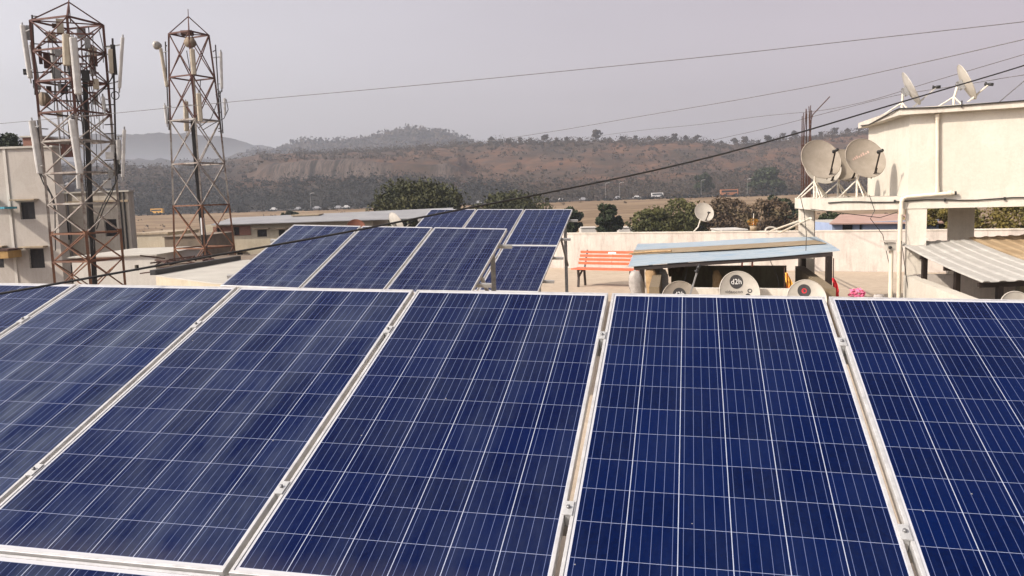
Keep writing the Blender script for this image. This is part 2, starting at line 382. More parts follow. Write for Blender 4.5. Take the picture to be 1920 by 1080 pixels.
def solo(name, mb, mats, label, cat, group=None):
    """a thing of one mesh, its origin at its base"""
    lo = V((min(v.x for v in mb.v), min(v.y for v in mb.v), min(v.z for v in mb.v))); hi = V((max(v.x for v in mb.v), max(v.y for v in mb.v), 0))
    c = V(((lo.x+hi.x)/2, (lo.y+hi.y)/2, lo.z))
    o = bpy.data.objects.new(name, mesh(name, mb, mats, mat_inv=Matrix.Translation(-c))); COL.objects.link(o); o.location = c
    WM[o.name] = Matrix.Translation(c)
    return tag(o, label, cat, group)
def struct(name, mb, mats):
    o = bpy.data.objects.new(name, mesh(name, mb, mats)); COL.objects.link(o); o['kind'] = 'structure'; return o
def stuff(name, mb, mats, label, cat):
    o = bpy.data.objects.new(name, mesh(name, mb, mats)); COL.objects.link(o); o['kind'] = 'stuff'; return tag(o, label, cat)
def copy_tree(o, mw, label=None, group=None, cat=None):
    c = o.copy(); COL.objects.link(c); c.matrix_world = mw; WM[c.name] = mw
    if label: c['label'] = label
    if group: c['group'] = group
    if cat: c['category'] = cat
    for ch in list(o.children):
        d = ch.copy(); COL.objects.link(d); d.parent = c
        for g in list(ch.children):
            e = g.copy(); COL.objects.link(e); e.parent = d
    return c
#TERRAIN
# ------------------------------------------------------------------ terrain: town ground, field, road shelf, ridge and far hills
TOWN = -9.2
def interp(tab, x):
    if x <= tab[0][0]: return tab[0][1]
    for (a, ya), (b, yb) in zip(tab, tab[1:]):
        if x <= b:
            t = (x-a)/(b-a); t = t*t*(3-2*t) if len(tab) > 6 else t
            return ya+(yb-ya)*t
    return tab[-1][1]
RIDGE = [(-900, 335), (0, 332), (240, 326), (330, 319), (400, 311), (450, 303), (500, 295), (600, 289), (700, 286), (800, 283), (880, 276), (960, 271), (1060, 268), (1130, 264), (1200, 266), (1300, 268), (1400, 271), (1450, 267), (1500, 261), (1560, 255), (1620, 247), (1700, 243), (1900, 250), (2800, 300)]
HILL2 = [(-900, 330), (400, 300), (520, 283), (560, 274), (600, 267), (650, 268), (700, 261), (750, 251), (790, 245), (835, 248), (880, 264), (920, 276), (1000, 300), (2800, 320)]
HILL3 = [(-900, 262), (0, 262), (120, 258), (230, 254), (300, 252), (350, 254), (420, 257), (460, 265), (500, 274), (540, 279), (620, 284), (900, 300), (2800, 310)]
def zy(px, y, D): return (hor(px)-y)*D/FPX/ .995 + EYE
def bump01(x, a, b, e): return max(0., min(1., (x-a)/e, (b-x)/e))
def fbm(x, y, o=4):
    return mnoise.fractal(V((x, y, 3.7)), .9, 2.1, o)
def terrain_z(X, D):
    px = 960+FPX*X/D
    zr = zy(px, interp(RIDGE, px), 800); c = bump01(px, 470, 900, 50)
    z540 = zy(px, 352-8*c if px > 600 else 352, 520)
    knots = [(10, TOWN), (200, TOWN), (240, TOWN+.6), (420, EYE-3.1), (445, EYE-2.9), (455, EYE-2.2), (520, z540*.9 + 2*0), (552, zy(px, 337, 552)), (562, zy(px, 337-26*c, 562)), (640, zy(px, 318 if c < .5 else 301, 640)*(1) if px < 1e9 else 0),
             (800, zr), (880, zr*.97), (1150, zr*.55), (1500, zy(px, interp(HILL2, px), 1500)), (1800, 25), (2200, 25), (2900, zy(px, interp(HILL3, px), 2900)), (3600, 0), (4600, -20)]
    for (a, za), (b, zb) in zip(knots, knots[1:]):
        if D <= b:
            t = (D-a)/(b-a); z = za+(zb-za)*t; break
    else: z = -20
    if D > 450:
        amp = min(1, (D-450)/120)
        z += amp*(fbm(X*.012, D*.012)*3.2+fbm(X*.05, D*.05)*1.4-2.2*max(0, 1-abs(fbm(X*.02+9, D*.004))*7)*(1 if 590 < D < 790 else 0))*(1 if D < 1200 else 2.0)
    elif D > 235: z += fbm(X*.02, D*.02)*.35
    return z
def build_terrain():
    pxs = np.concatenate([np.arange(-1500, -60, 60), np.arange(-60, 2000, 7), np.arange(2000, 3500, 60)])
    Ds = np.concatenate([np.array([10, 60, 120, 180, 200]), np.arange(215, 440, 18), np.arange(440, 660, 6), np.arange(660, 900, 12), np.arange(900, 1500, 40), np.arange(1500, 1700, 40), np.array([1800, 2000, 2200, 2400, 2600, 2750, 2850, 2900, 2950, 3100, 3600, 4600])])
    verts = []; col = []
    for D in Ds:
        for px in pxs:
            X = (px-960)/FPX*D; z = terrain_z(X, D)
            verts.append((X, D, z))
            c = bump01(px, 470, 900, 60)
            field = 1.0 if 190 < D < 424 else 0
            wood = max(0, min(1, (D-436)/12, (560-D)/60))*(.95 if px < 960 else .75)
            cliff = c*(1 if 546 < D < 580 else 0)*max(0, min(1, .95+fbm(X*.03, 4)*1.5)); wood = max(wood, .85 if D > 1100 else 0, .62*max(0, min(1, (600-px)/170)) if D > 440 else 0)
            col.append((field, wood, cliff, 1))
    w_ = len(pxs); h_ = len(Ds)
    faces = [(j*w_+i, j*w_+i+1, (j+1)*w_+i+1, (j+1)*w_+i) for j in range(h_-1) for i in range(w_-1)]
    me = bpy.data.meshes.new('hills'); me.from_pydata(verts, [], faces)
    at = me.color_attributes.new('zone', 'FLOAT_COLOR', 'POINT')
    at.data.foreach_set('color', [x for c in col for x in c])
    me.polygons.foreach_set('use_smooth', [True]*len(faces))
    m, nt, b = base_mat('land', .95, 0, .1)
    a = N(nt, 'ShaderNodeAttribute', attribute_name='zone'); sp = N(nt, 'ShaderNodeSeparateColor'); nt.links.new(a.outputs['Color'], sp.inputs[0])
    n1 = noise_node(nt, .012, 8, .72, 'Object', (1, .8, 3.5)); n2 = noise_node(nt, .055, 10, .82, 'Object', (1, 1, 2.4)); n3 = noise_node(nt, .03, 9, .72, 'Object', (.4, 1.5, 1))
    ridge = ramp(nt, n1.outputs[0], [(.36, (.028, .021, .015)), (.46, (.062, .039, .027)), (.55, (.108, .056, .034)), (.68, (.048, .034, .024))]).outputs[0]
    sp2 = ramp(nt, n2.outputs[0], [(.47, (0, 0, 0)), (.60, (1, 1, 1))]).outputs[0]
    ridge = mixc(nt, mixc(nt, 1, sp2, (.62, .62, .62), 'MULTIPLY'), ridge, (.042, .034, .025))
    n4 = noise_node(nt, .025, 9, .8, 'Object', (.45, 1, 5))
    ridge = mixc(nt, ramp(nt, n4.outputs[0], [(.52, (0, 0, 0)), (.60, (.7, .7, .7)), (.68, (0, 0, 0))]).outputs[0], ridge, (.03, .025, .022))
    ridge = mixc(nt, ramp(nt, n4.outputs[0], [(.34, (.6, .6, .6)), (.42, (0, 0, 0))]).outputs[0], ridge, (.165, .09, .055))
    field = ramp(nt, n3.outputs[0], [(.3, (.145, .098, .058)), (.45, (.225, .162, .100)), (.54, (.13, .085, .048)), (.62, (.24, .178, .115)), (.75, (.16, .112, .068))]).outputs[0]
    wood = ramp(nt, n2.outputs[0], [(.35, (.012, .013, .012)), (.6, (.026, .024, .020)), (.75, (.048, .039, .030))]).outputs[0]
    rockn = noise_node(nt, .14, 6, .7, 'Object', (1.5, .12, .22))
    rock = ramp(nt, rockn.outputs[0], [(.40, (.022, .019, .017)), (.46, (.052, .040, .034)), (.52, (.105, .082, .070)), (.56, (.036, .028, .024)), (.63, (.090, .068, .056)), (.70, (.04, .03, .025))]).outputs[0]
    c = mixc(nt, sp.outputs[0], ridge, field); c = mixc(nt, sp.outputs[1], c, wood); c = mixc(nt, sp.outputs[2], c, rock)
    nt.links.new(c, b.inputs['Base Color']); me.materials.append(m)
    o = bpy.data.objects.new('hills', me); COL.objects.link(o); o['kind'] = 'structure'
    g = MB(); n = 48
    g.add([(0, 0, TOWN-1.2)]+[(6000*math.cos(2*math.pi*i/n), 6000*math.sin(2*math.pi*i/n), TOWN-1.2) for i in range(n)], [(0, i+1, (i+1) % n+1) for i in range(n)])
    g.v[0].z = TOWN-1.2
    for v in g.v: v.z = -26
    struct('ground', g, mat('town_soil', (.22, .165, .11), (.16, .12, .08), .05, .95))
    y = MB(); q = 260
    y.add([(-q, -q, TOWN-.05), (q, -q, TOWN-.05), (q, 60, TOWN-.05), (-q, 60, TOWN-.05)], [(0, 1, 2, 3)])
    struct('street', y, mat('street_dust', (.24, .19, .14), (.17, .13, .10), .1, .95))
build_terrain()
# highway along the foot of the ridge
rd = MB()
for i in range(40):
    x0, x1 = -420+i*25, -420+(i+1)*25
    q = [V((x, D, terrain_z(x, D)+.25)) for x, D in ((x0, 424), (x1, 424), (x1, 440), (x0, 440))]
    rd.add(q, [(0, 1, 2, 3)])
struct('highway', rd, mat('asphalt', (.055, .052, .05), (.07, .066, .062), .3, .9))

def leaves(mb, c, rad, n, size, flat=.6, r=rng):
    """n small leaf-clump faces in a ragged ball of radius rad about c"""
    for _ in range(n):
        while True:
            d = V((r.uniform(-1, 1), r.uniform(-1, 1), r.uniform(-1, 1)))
            if d.length < 1: break
        d = d.normalized()*(d.length**.45)
        p = c+V((d.x*rad[0], d.y*rad[1], d.z*rad[2]))
        a = V((r.gauss(0, 1), r.gauss(0, 1), r.gauss(0, 1))).normalized(); b = a.cross(V((r.gauss(0, 1), r.gauss(0, 1), r.gauss(0, 1)))).normalized()
        s = size*r.uniform(.5, 1.3); a *= s; b *= s*r.uniform(.4, .9)
        mb.add([p-a, p-b*.8+a*.2, p+a, p+b], [(0, 1, 2, 3)])
def crown(c, w, h, n_cl, n_leaf, size, seed, d=None):
    r = random.Random(seed); mb = MB(); d = d or w
    for i in range(int(n_cl*1.7)):
        th = r.uniform(0, 6.28); u = r.random()**.5; zz = r.uniform(-1, 1)
        k = math.sqrt(max(0, 1-zz*zz*.85))
        p = c+V((math.cos(th)*u*k*w/2*.82, math.sin(th)*u*k*d/2*.82, zz*h/2*.80))
        cr = w*(.05+.13*r.random()**1.6)
        leaves(mb, p, (cr, cr, cr*.75), int(n_leaf*(1.7 if n_leaf > 25 else 1)), size, r=r)
    return mb
def trunk_mb(base, c, w, h, seed):
    r = random.Random(seed); mb = MB(); tr = max(.08, w*.025)
    fork = V((base.x, base.y, base.z+(c.z-h*.35-base.z)*.8))
    mb.tube([base, (base+fork)/2+V((w*.02, 0, 0)), fork], [tr*1.3, tr, tr*.85], 8)
    for i in range(6):
        a = i*1.05+r.random(); e = c+V((math.cos(a)*w*.3, math.sin(a)*w*.3, r.uniform(-.1, .3)*h))
        mb.tube([fork, (fork+e)/2+V((0, 0, h*.05)), e], [tr*.6, tr*.4, tr*.15], 5)
    return mb
def tree(name, label, px0, px1, ytop, ybot, D, m_, seed, n_cl=46, n_leaf=70, base=None, group=None, size=None):
    a = P(px0, (ytop+ybot)/2, D); b = P(px1, (ytop+ybot)/2, D); w_ = (b-a).length
    t = P((px0+px1)/2, ytop, D); q = P((px0+px1)/2, ybot, D); h = t.z-q.z; c = (t+q)/2; c.z = (t.z+q.z)/2
    bz = TOWN if base is None else base
    o = thing(name, label, 'tree' if 'tree' in name else 'bush', (c.x, c.y, bz), group)
    obj('crown', crown(c, w_, h, n_cl, n_leaf, size or max(.08, D*.0020), seed), m_, o)
    obj('trunk', trunk_mb(V((c.x, c.y, bz)), c, w_, h, seed), M['trunk'], o)
    return o
tree('broadleaf_tree', 'big round olive green tree behind the middle solar panels', 684, 884, 347, 430, 120, M['leaf_wide'], 1, 120, 75)
tree('broadleaf_tree', 'low spreading olive tree behind the back row of solar panels', 862, 1050, 366, 430, 135, M['leaf_wide'], 2, 80, 60)
tree('broadleaf_tree', 'dark tree peeping out right of the back solar panels', 1040, 1094, 386, 440, 118, M['leaf_dark'], 3, 36, 60)
tree('broadleaf_tree', 'small dark green tree standing alone before the dry field', 1111, 1168, 379, 445, 105, M['leaf_dark'], 4, 34, 70)
tree('bush_tree', 'light green bushy tree left of the dish on the parapet', 1172, 1276, 390, 452, 100, M['leaf_green'], 5, 34, 60)
tree('bush_tree', 'green bushy tree directly behind the dish on the parapet', 1222, 1342, 374, 450, 112, M['leaf_green'], 6, 46, 60)
tree('dry_tree', 'brownish half bare tree right of the dish on the parapet', 1298, 1424, 370, 450, 118, M['leaf_brown'], 7, 46, 50)
tree('dry_tree', 'dull brown green tree left of the porch column', 1382, 1490, 372, 452, 108, M['leaf_brown'], 8, 44, 50)
tree('bush_tree', 'dark green tree touching the porch column from behind', 1426, 1500, 366, 440, 125, M['leaf_dark'], 18, 34, 50)
tree('bush_tree', 'dark spiky bush seen through the left porch opening', 1520, 1602, 397, 455, 70, M['leaf_dark'], 9, 40, 70)
tree('bush_tree', 'yellowish tree seen through the middle porch opening', 1700, 1850, 374, 470, 62, M['leaf_yellow'], 10, 46, 80)
tree('bush_tree', 'yellowish tree seen through the right porch opening', 1846, 2010, 372, 470, 60, M['leaf_yellow'], 12, 46, 80)
tree('broadleaf_tree', 'dark tree behind the top left house', -40, 50, 250, 320, 85, M['leaf_dark'], 13, 40, 60)
tree('bush_tree', 'tiny green bush on the dry field above the long grey roof', 522, 562, 398, 414, 190, M['leaf_dark'], 14, 14, 40)
tree('broadleaf_tree', 'large dark tree at the foot of the ridge beside the road', 1398, 1475, 314, 372, 455, M['leaf_dark'], 15, 50, 50, base=EYE-3, size=1.0)
tree('broadleaf_tree', 'dark tree at the foot of the ridge above the white bus', 1300, 1338, 324, 368, 460, M['leaf_dark'], 16, 30, 40, base=EYE-3, size=1.0)
# trees standing up along the crest of the ridge
sk = random.Random(5); base_trees = []
for k in range(3):
    o = thing('crest_tree', 'small dark tree on the crest of the brown ridge', 'tree', (0, 800, 0), 'trees along the ridge crest')
    obj('crown', crown(V((0, 800, 5.2)), 7.5+k, 5.5, 16, 22, .75, 40+k), M['leaf_hill'], o)
    obj('trunk', trunk_mb(V((0, 800, 0)), V((0, 800, 5.2)), 7, 5.5, 50+k), M['trunk'], o)
    base_trees.append(o)
spots = [930, 962, 985, 1003, 1030, 1052, 1070, 1094, 1128, 1150, 1172, 1196, 1222, 1246, 1268, 1290, 1312, 1336, 1356, 1380, 1402, 1425, 1442, 1470, 1492, 1540, 1566, 1590, 1610]
for i, px in enumerate(spots):
    D = 800+sk.uniform(-8, 18); X = (px-960)/FPX*D; s = sk.choice((.6, .75, .9, 1.1, 1.45 if px in (1128, 1070) else .8))
    mw = Matrix.Translation((X, D, terrain_z(X, D)-.4)) @ Matrix.Rotation(sk.uniform(0, 6.28), 4, 'Z') @ Matrix.Diagonal((s, s, s, 1))
    if i < 3: base_trees[i].matrix_world = mw
    else: copy_tree(base_trees[i % 3], mw)
# scrub on the slopes and the dark wood at the foot of the ridge: one mass each
def scatter(name, label, n, D0, D1, px0, px1, rad, nl, size, m_, seed, keep=None):
    r = random.Random(seed); mb = MB()
    for _ in range(n):
        D = r.uniform(D0, D1); px = r.uniform(px0, px1); X = (px-960)/FPX*D
        if keep and not keep(px, D, X, r): continue
        s = (.35+1.3*r.random()**2.2)*rad*(1.6 if r.random() < .06 else 1)
        leaves(mb, V((X, D, terrain_z(X, D)+s*.5)), (s, s, s*.62), nl, size, r=r)
    stuff(name, mb, m_, label, 'scrub')
def keep_ridge(px, D, X, r):
    c = bump01(px, 470, 900, 30)
    if c > .5 and 545 < D < 600: return False
    return r.random() < .35+.9*max(0, fbm(X*.011, D*.02))+(.35 if px < 420 or px > 1380 else 0)
scatter('hillside_scrub', 'dry grey green scrub scattered over the brown ridge', 3300, 520, 815, -120, 2060, 3.5, 24, .85, M['leaf_hill'], 21, keep_ridge)
scatter('crest_scrub', 'low bushes thick along the crest of the ridge', 1400, 776, 814, 560, 2060, 3.3, 24, .75, M['leaf_hill'], 31)
scatter('hilltop_scrub', 'hazy scrub covering the rounded hill behind the ridge', 900, 1380, 1510, 480, 960, 5.5, 8, 3.0, M['leaf_hill'], 22)
scatter('roadside_wood', 'dark belt of trees along the far highway', 2300, 444, 545, -200, 1010, 3.6, 26, .65, M['leaf_wood'], 23, lambda px, D, X, r: r.random() < (.95 if px < 960 else .35))
scatter('roadside_brush', 'olive brown brush below the ridge on the right', 1500, 444, 545, 960, 2050, 3.4, 24, .65, M['leaf_hill'], 24)
scatter('field_scrub', 'few low dry bushes dotted over the tan field', 110, 250, 412, -200, 1700, 1.0, 9, .5, M['leaf_brown'], 27)
# small bushes along the near edge of the highway
scatter('verge_weeds', 'low weeds along the near edge of the highway', 420, 414, 423, -200, 1700, 1.1, 8, .8, M['leaf_wood'], 25)
# ------------------------------------------------------------------ our terrace
BW0, BWd = V((1.95, 27.0, 0)), V((math.cos(R(-27)), math.sin(R(-27)), 0))     # line of the back parapet
bwL = BW0-BWd*8.2; bwR = BW0+BWd*17
fl = MB(); fl.poly_prism([(-7.2, -4), (16.5, -4), (bwR.x, bwR.y), (bwL.x, bwL.y), (-5.6, 24)], -.35, 0)
fo = struct('roof_floor', fl, M['floor'])
bd = MB(); bd.poly_prism([(-7.1, -3.9), (16.4, -3.9), (bwR.x-.1, bwR.y-.1), (bwL.x+.1, bwL.y-.2), (-5.5, 23.9)], TOWN-1, -.36)
solo('house_below', bd, M['bwall_cream'], 'plastered house whose flat roof carries the solar panels', 'building')
pw = MB(); hh = 1.14
pw.wall(bwL, bwR, .002, hh, .16)
o = thing('parapet_wall', 'long stained pale parapet wall behind the orange bench', 'parapet wall', (BW0.x, BW0.y, 0))
obj('wall', pw, M['wall'], o)
cp = MB(); n_ = V((-BWd.y, BWd.x, 0)); cp.wall(bwL-n_*.02, bwR-n_*.02, hh+.001, hh+.035, .20); obj('coping', cp, M['beam_paint'], o)
pl = MB(); a, b = V((-7.15, -3.9, 0)), V((-5.75, 14.5, 0)); pl.wall(a, b, .002, 1.0, .15, -1)
solo('parapet_wall', pl, M['wall'], 'low parapet along the left roof edge under the solar panels', 'parapet wall')
# ------------------------------------------------------------------ solar panels
def basis(a, t, e):
    u = V((math.cos(a), math.sin(a), e)).normalized()
    vv = -V((-math.sin(a)*math.cos(t), math.cos(a)*math.cos(t), math.sin(t)))
    vv = (vv-u*vv.dot(u)).normalized(); up = -vv; n = u.cross(up)
    mm = Matrix((u, up, n)).transposed()
    return u, vv, n, mm
PW, PL = .985, 1.956
def panel_parts(o):
    I = Matrix.Identity(4); WM[o.name] = I
    fr = MB(); lip = .011; th = .040
    def ring(x0, y0, x1, y1, z): return [V((x0, y0, z)), V((x1, y0, z)), V((x1, y1, z)), V((x0, y1, z))]
    # outer wall, chamfer, top lip, inner drop
    rr = [ring(0, -PL, PW, 0, -th), ring(0, -PL, PW, 0, -.0012), ring(.0012, -PL+.0012, PW-.0012, -.0012, 0), ring(lip, -PL+lip, PW-lip, -lip, 0), ring(lip, -PL+lip, PW-lip, -lip, -.004),
          ring(.030, -PL+.03, PW-.03, -.03, -th), ]
    vs = [v for q in rr for v in q]; fs = []
    for k in range(len(rr)-2):
        for j in range(4): fs.append((k*4+j, k*4+(j+1) % 4, k*4+4+(j+1) % 4, k*4+4+j))
    for j in range(4): fs.append((20+j, 20+(j+1) % 4, (j+1) % 4, j))
    fr.add(vs, fs); obj('frame', fr, M['alu'], o)
    gl = MB(); gl.b2((lip-.004, -PL+lip-.004, -.009), (PW-lip+.004, -lip+.004, -.003)); obj('cell_sheet', gl, M['cells'], o)
    jb = MB(); jb.b2((PW/2-.06, -.20, -.032), (PW/2+.06, -.09, -.0092)); obj('junction_box', jb, M['black'], o)
def panel_at(proto, origin, mm, label, group, dust=1.0):
    mw = Matrix.Translation(origin) @ mm.to_4x4()
    if not proto.get('used'):
        proto.matrix_world = mw; proto['used'] = 1; WM[proto.name] = mw; o = proto
    else: o = copy_tree(proto, mw)
    if 'used' in o: pass
    o['label'] = label; o['category'] = 'solar panel'; o['group'] = group
    for ch in o.children: ch.color = (dust, dust, dust, 1)
    return o
proto = thing('solar_panel', 'x', 'solar panel'); panel_parts(proto)
def rack(name, label, origin, u, vv, n, s0, s1, rails, posts, floor=0.0):
    """rails under a row of modules, with legs down to the roof"""
    base = origin+u*((s0+s1)/2)+vv*rails[-1]; o = thing(name, label, 'mounting rack', (base.x, base.y, floor))
    for v in rails:
        mb = MB(); a = origin+u*s0+vv*v-n*.062; b = origin+u*s1+vv*v-n*.062
        mb.bar(a, b, .041, .041, n); obj('rail', mb, M['rail'], o)
    for s in posts:
        mb = MB(); a = origin+u*s+vv*(rails[0]-.22)-n*.112; b = origin+u*s+vv*(rails[-1]+.22)-n*.112
        mb.bar(a, b, .05, .055, n); obj('rafter', mb, M['galv'], o)
        for k, v in enumerate((rails[0]-.02, rails[-1])):
            p = origin+u*s+vv*v-n*.142
            lg = MB(); lg.bar((p.x, p.y, floor), p, .06, .06, (1, 0, 0)); lg.b2((p.x-.09, p.y-.09, floor+.001), (p.x+.09, p.y+.09, floor+.012)); obj('leg', lg, M['galv'], o)
        p = origin+u*s+vv*(rails[0]-.02)-n*.142; q = origin+u*s+vv*(rails[0]+.75)-n*.142
        br = MB(); br.bar((p.x+.035, p.y, floor+(p.z-floor)*.55), (q.x+.035, q.y, q.z), .035, .035); obj('brace', br, M['galv'], o)
    return o
def clamp_mesh():
    mb = MB(); mb.b2((-.0155, -.032, .0005), (.0155, .032, .005)); mb.b2((-.008, -.03, -.041), (.008, .03, .0004))
    return mb
cl_proto = None
def clamp_at(p, mm, label, group):
    global cl_proto
    mw = Matrix.Translation(p) @ mm.to_4x4()
    if cl_proto is None:
        cl_proto = thing('panel_clamp', label, 'clamp', (0, 0, 0), group)
        obj('clamp_body', clamp_mesh(), M['clamp'], cl_proto)
        bb = MB(); bb.lathe((0, 0, .0062), [(.0068, 0), (.0068, .007), (.004, .0085), (.0005, .0085)], 6); obj('bolt', bb, M['bolt'], cl_proto)
        cl_proto.matrix_world = mw; return cl_proto
    return copy_tree(cl_proto, mw, label, group)
# near array
uN, vN, nN, mN = basis(-.2120, .3406, -.0232)
oN = V((.4817, 3.9659, -.4808+EYE)); pN = 1.0051
names = {-4: 'solar panel at the far left edge, mostly cut off by the picture', -3: 'large solar panel with milky dust streaks, second from the left in the front row',
         -2: 'large front row solar panel whose whole lower frame edge shows', -1: 'large front row solar panel just left of the first sunlit gap',
         0: 'large front row solar panel seen nearly straight on below the blue shed', 1: 'darkest front row solar panel in the bottom right corner'}
for i in range(-4, 2):
    panel_at(proto, oN+uN*(i*pN+.010), mN, names[i], 'front row of solar panels', {-4: 1.6, -3: 3.4, -2: 1.9, -1: .8, 0: .35, 1: .2}[i])
low = {-3: 'lower tier solar panel hidden under the bottom left corner', -2: 'lower tier solar panel showing a strip in the bottom left corner', -1: 'lower tier solar panel just peeping in at the bottom edge'}
for i in (-3, -2, -1):
    panel_at(proto, oN+uN*(i*pN+.010)+vN*(PL+.013), mN, low[i], 'lower tier of front solar panels', 2.0)
rack('mounting_rack', 'steel rack of rails and legs under the large front row panels', oN, uN, vN, nN, -4.15, 2.2, (.45, 1.58, 2.45, 3.5), (-3.6, -1.7, .35, 2.0))
cw = {-3: 'leftmost', -2: 'second from left', -1: 'middle', 0: 'second from right', 1: 'rightmost'}
for i in range(-3, 2):
    for v, w_ in ((.43, 'upper'), (1.565, 'lower')):
        gap = {-3: 'the dusty streaked panel and its left neighbour', -2: 'the dusty streaked panel and its right neighbour', -1: 'the two panels below the middle array', 0: 'the two panels below the orange bench', 1: 'the two rightmost front panels'}[i]
        clamp_at(oN+uN*(i*pN)+vN*v, mN, '%s bolted clamp in the gap between %s' % (w_, gap), 'clamps between the front panels')
# middle array
uM, vM, nM, mM = basis(-.2159, .3321, -.0413); oM = V((-.0259, 10.5844, -.4004+EYE))
for i, lb in ((-3, 'left panel of the middle row of three, brownish sheen'), (-2, 'centre panel of the middle row of three'), (-1, 'right panel of the middle row of three')):
    panel_at(proto, oM+uM*(i*1.012+.013), mM, lb, 'middle row of solar panels', 3.0 if i == -3 else 1.6)
rack('mounting_rack', 'galvanised rack with projecting rail ends under the middle row', oM, uM, vM, nM, -3.15, .14, (.45, 1.58), (-2.9, -1.5, -.12))
# back array
uB, vB, nB, mB = basis(-.2242, .3202, -.0283); oB = V((1.2899, 16.5304, -.2756+EYE))
for i, lb in ((-3, 'left panel of the farthest row, under the big green tree'), (-2, 'middle panel of the farthest row'), (-1, 'right panel of the farthest row, beside the parapet wall')):
    panel_at(proto, oB+uB*(i*1.012+.013), mB, lb, 'farthest row of solar panels')
for i, lb in ((-2, 'lower panel of the farthest rack, mostly behind the middle row'), (-1, 'lower panel of the farthest rack, left of the orange bench')):
    panel_at(proto, oB+uB*(i*1.012+.013)+vB*1.97, mB, lb, 'farthest row of solar panels')
rack('mounting_rack', 'galvanised rack with braced legs left of the orange bench', oB, uB, vB, nB, -3.15, .16, (.5, 1.5, 2.4, 3.4), (-2.9, -1.4, -.10))
if 'used' in proto: del proto['used']
for o in COL.objects:
    if 'used' in o: del o['used']
# ------------------------------------------------------------------ orange bench
def bench():
    a = V((1.62, 21.35, 0)); ang = R(-33); d = V((math.cos(ang), math.sin(ang), 0)); n = V((-d.y, d.x, 0)); L = 1.78; z = .475
    o = thing('park_bench', 'orange slatted bench with dark legs against the parapet', 'bench', a+d*L/2)
    Z = V((0, 0, 1))
    for k in range(3):
        mb = MB(); c = n*(.06+k*.14); mb.bar(a+c+Z*z-d*.06, a+c+d*L+Z*z+d*.06, .115, .032); obj('seat_slat', mb, M['orange'], o)
    for k in range(4):
        mb = MB(); h = .60+k*.095; c = n*(.42+.045*k); mb.bar(a+c+Z*h-d*.05, a+c+d*L+Z*h+d*.05, .026, .068); obj('back_slat', mb, M['orange'], o)
    for s in (.14, L-.14):
        mb = MB(); q = a+d*s; w_ = .045
        mb.bar(q+n*.02, q+n*.05+Z*.25, w_, .05, d); mb.bar(q+n*.05+Z*.25, q+n*.03+Z*(z-.018), w_, .05, d)
        mb.bar(q+n*.42, q+n*.37+Z*(z-.018), w_, .05, d); mb.bar(q+n*.06+Z*.27, q+n*.30+Z*(z-.03), .035, .04, d)
        mb.bar(q+Z*(z-.034)+n*.0, q+Z*(z-.034)+n*.44, w_, .03); mb.bar(q+n*.395+Z*z, q+n*.585+Z*.94, .03, .04, d)
        obj('leg', mb, M['dark_steel'], o)
    mb = MB(); q = a+d*(L*.5); mb.bar(q+n*.43+Z*.57, q+n*.578+Z*.93, .02, .03, d); obj('back_strut', mb, M['orange'], o)
    mb = MB(); mb.bar(q+n*(.54)+Z*.868-d*.11, q+n*.54+Z*.868+d*.11, .008, .05); obj('name_plate', mb, M['label_white'], o)
bench()
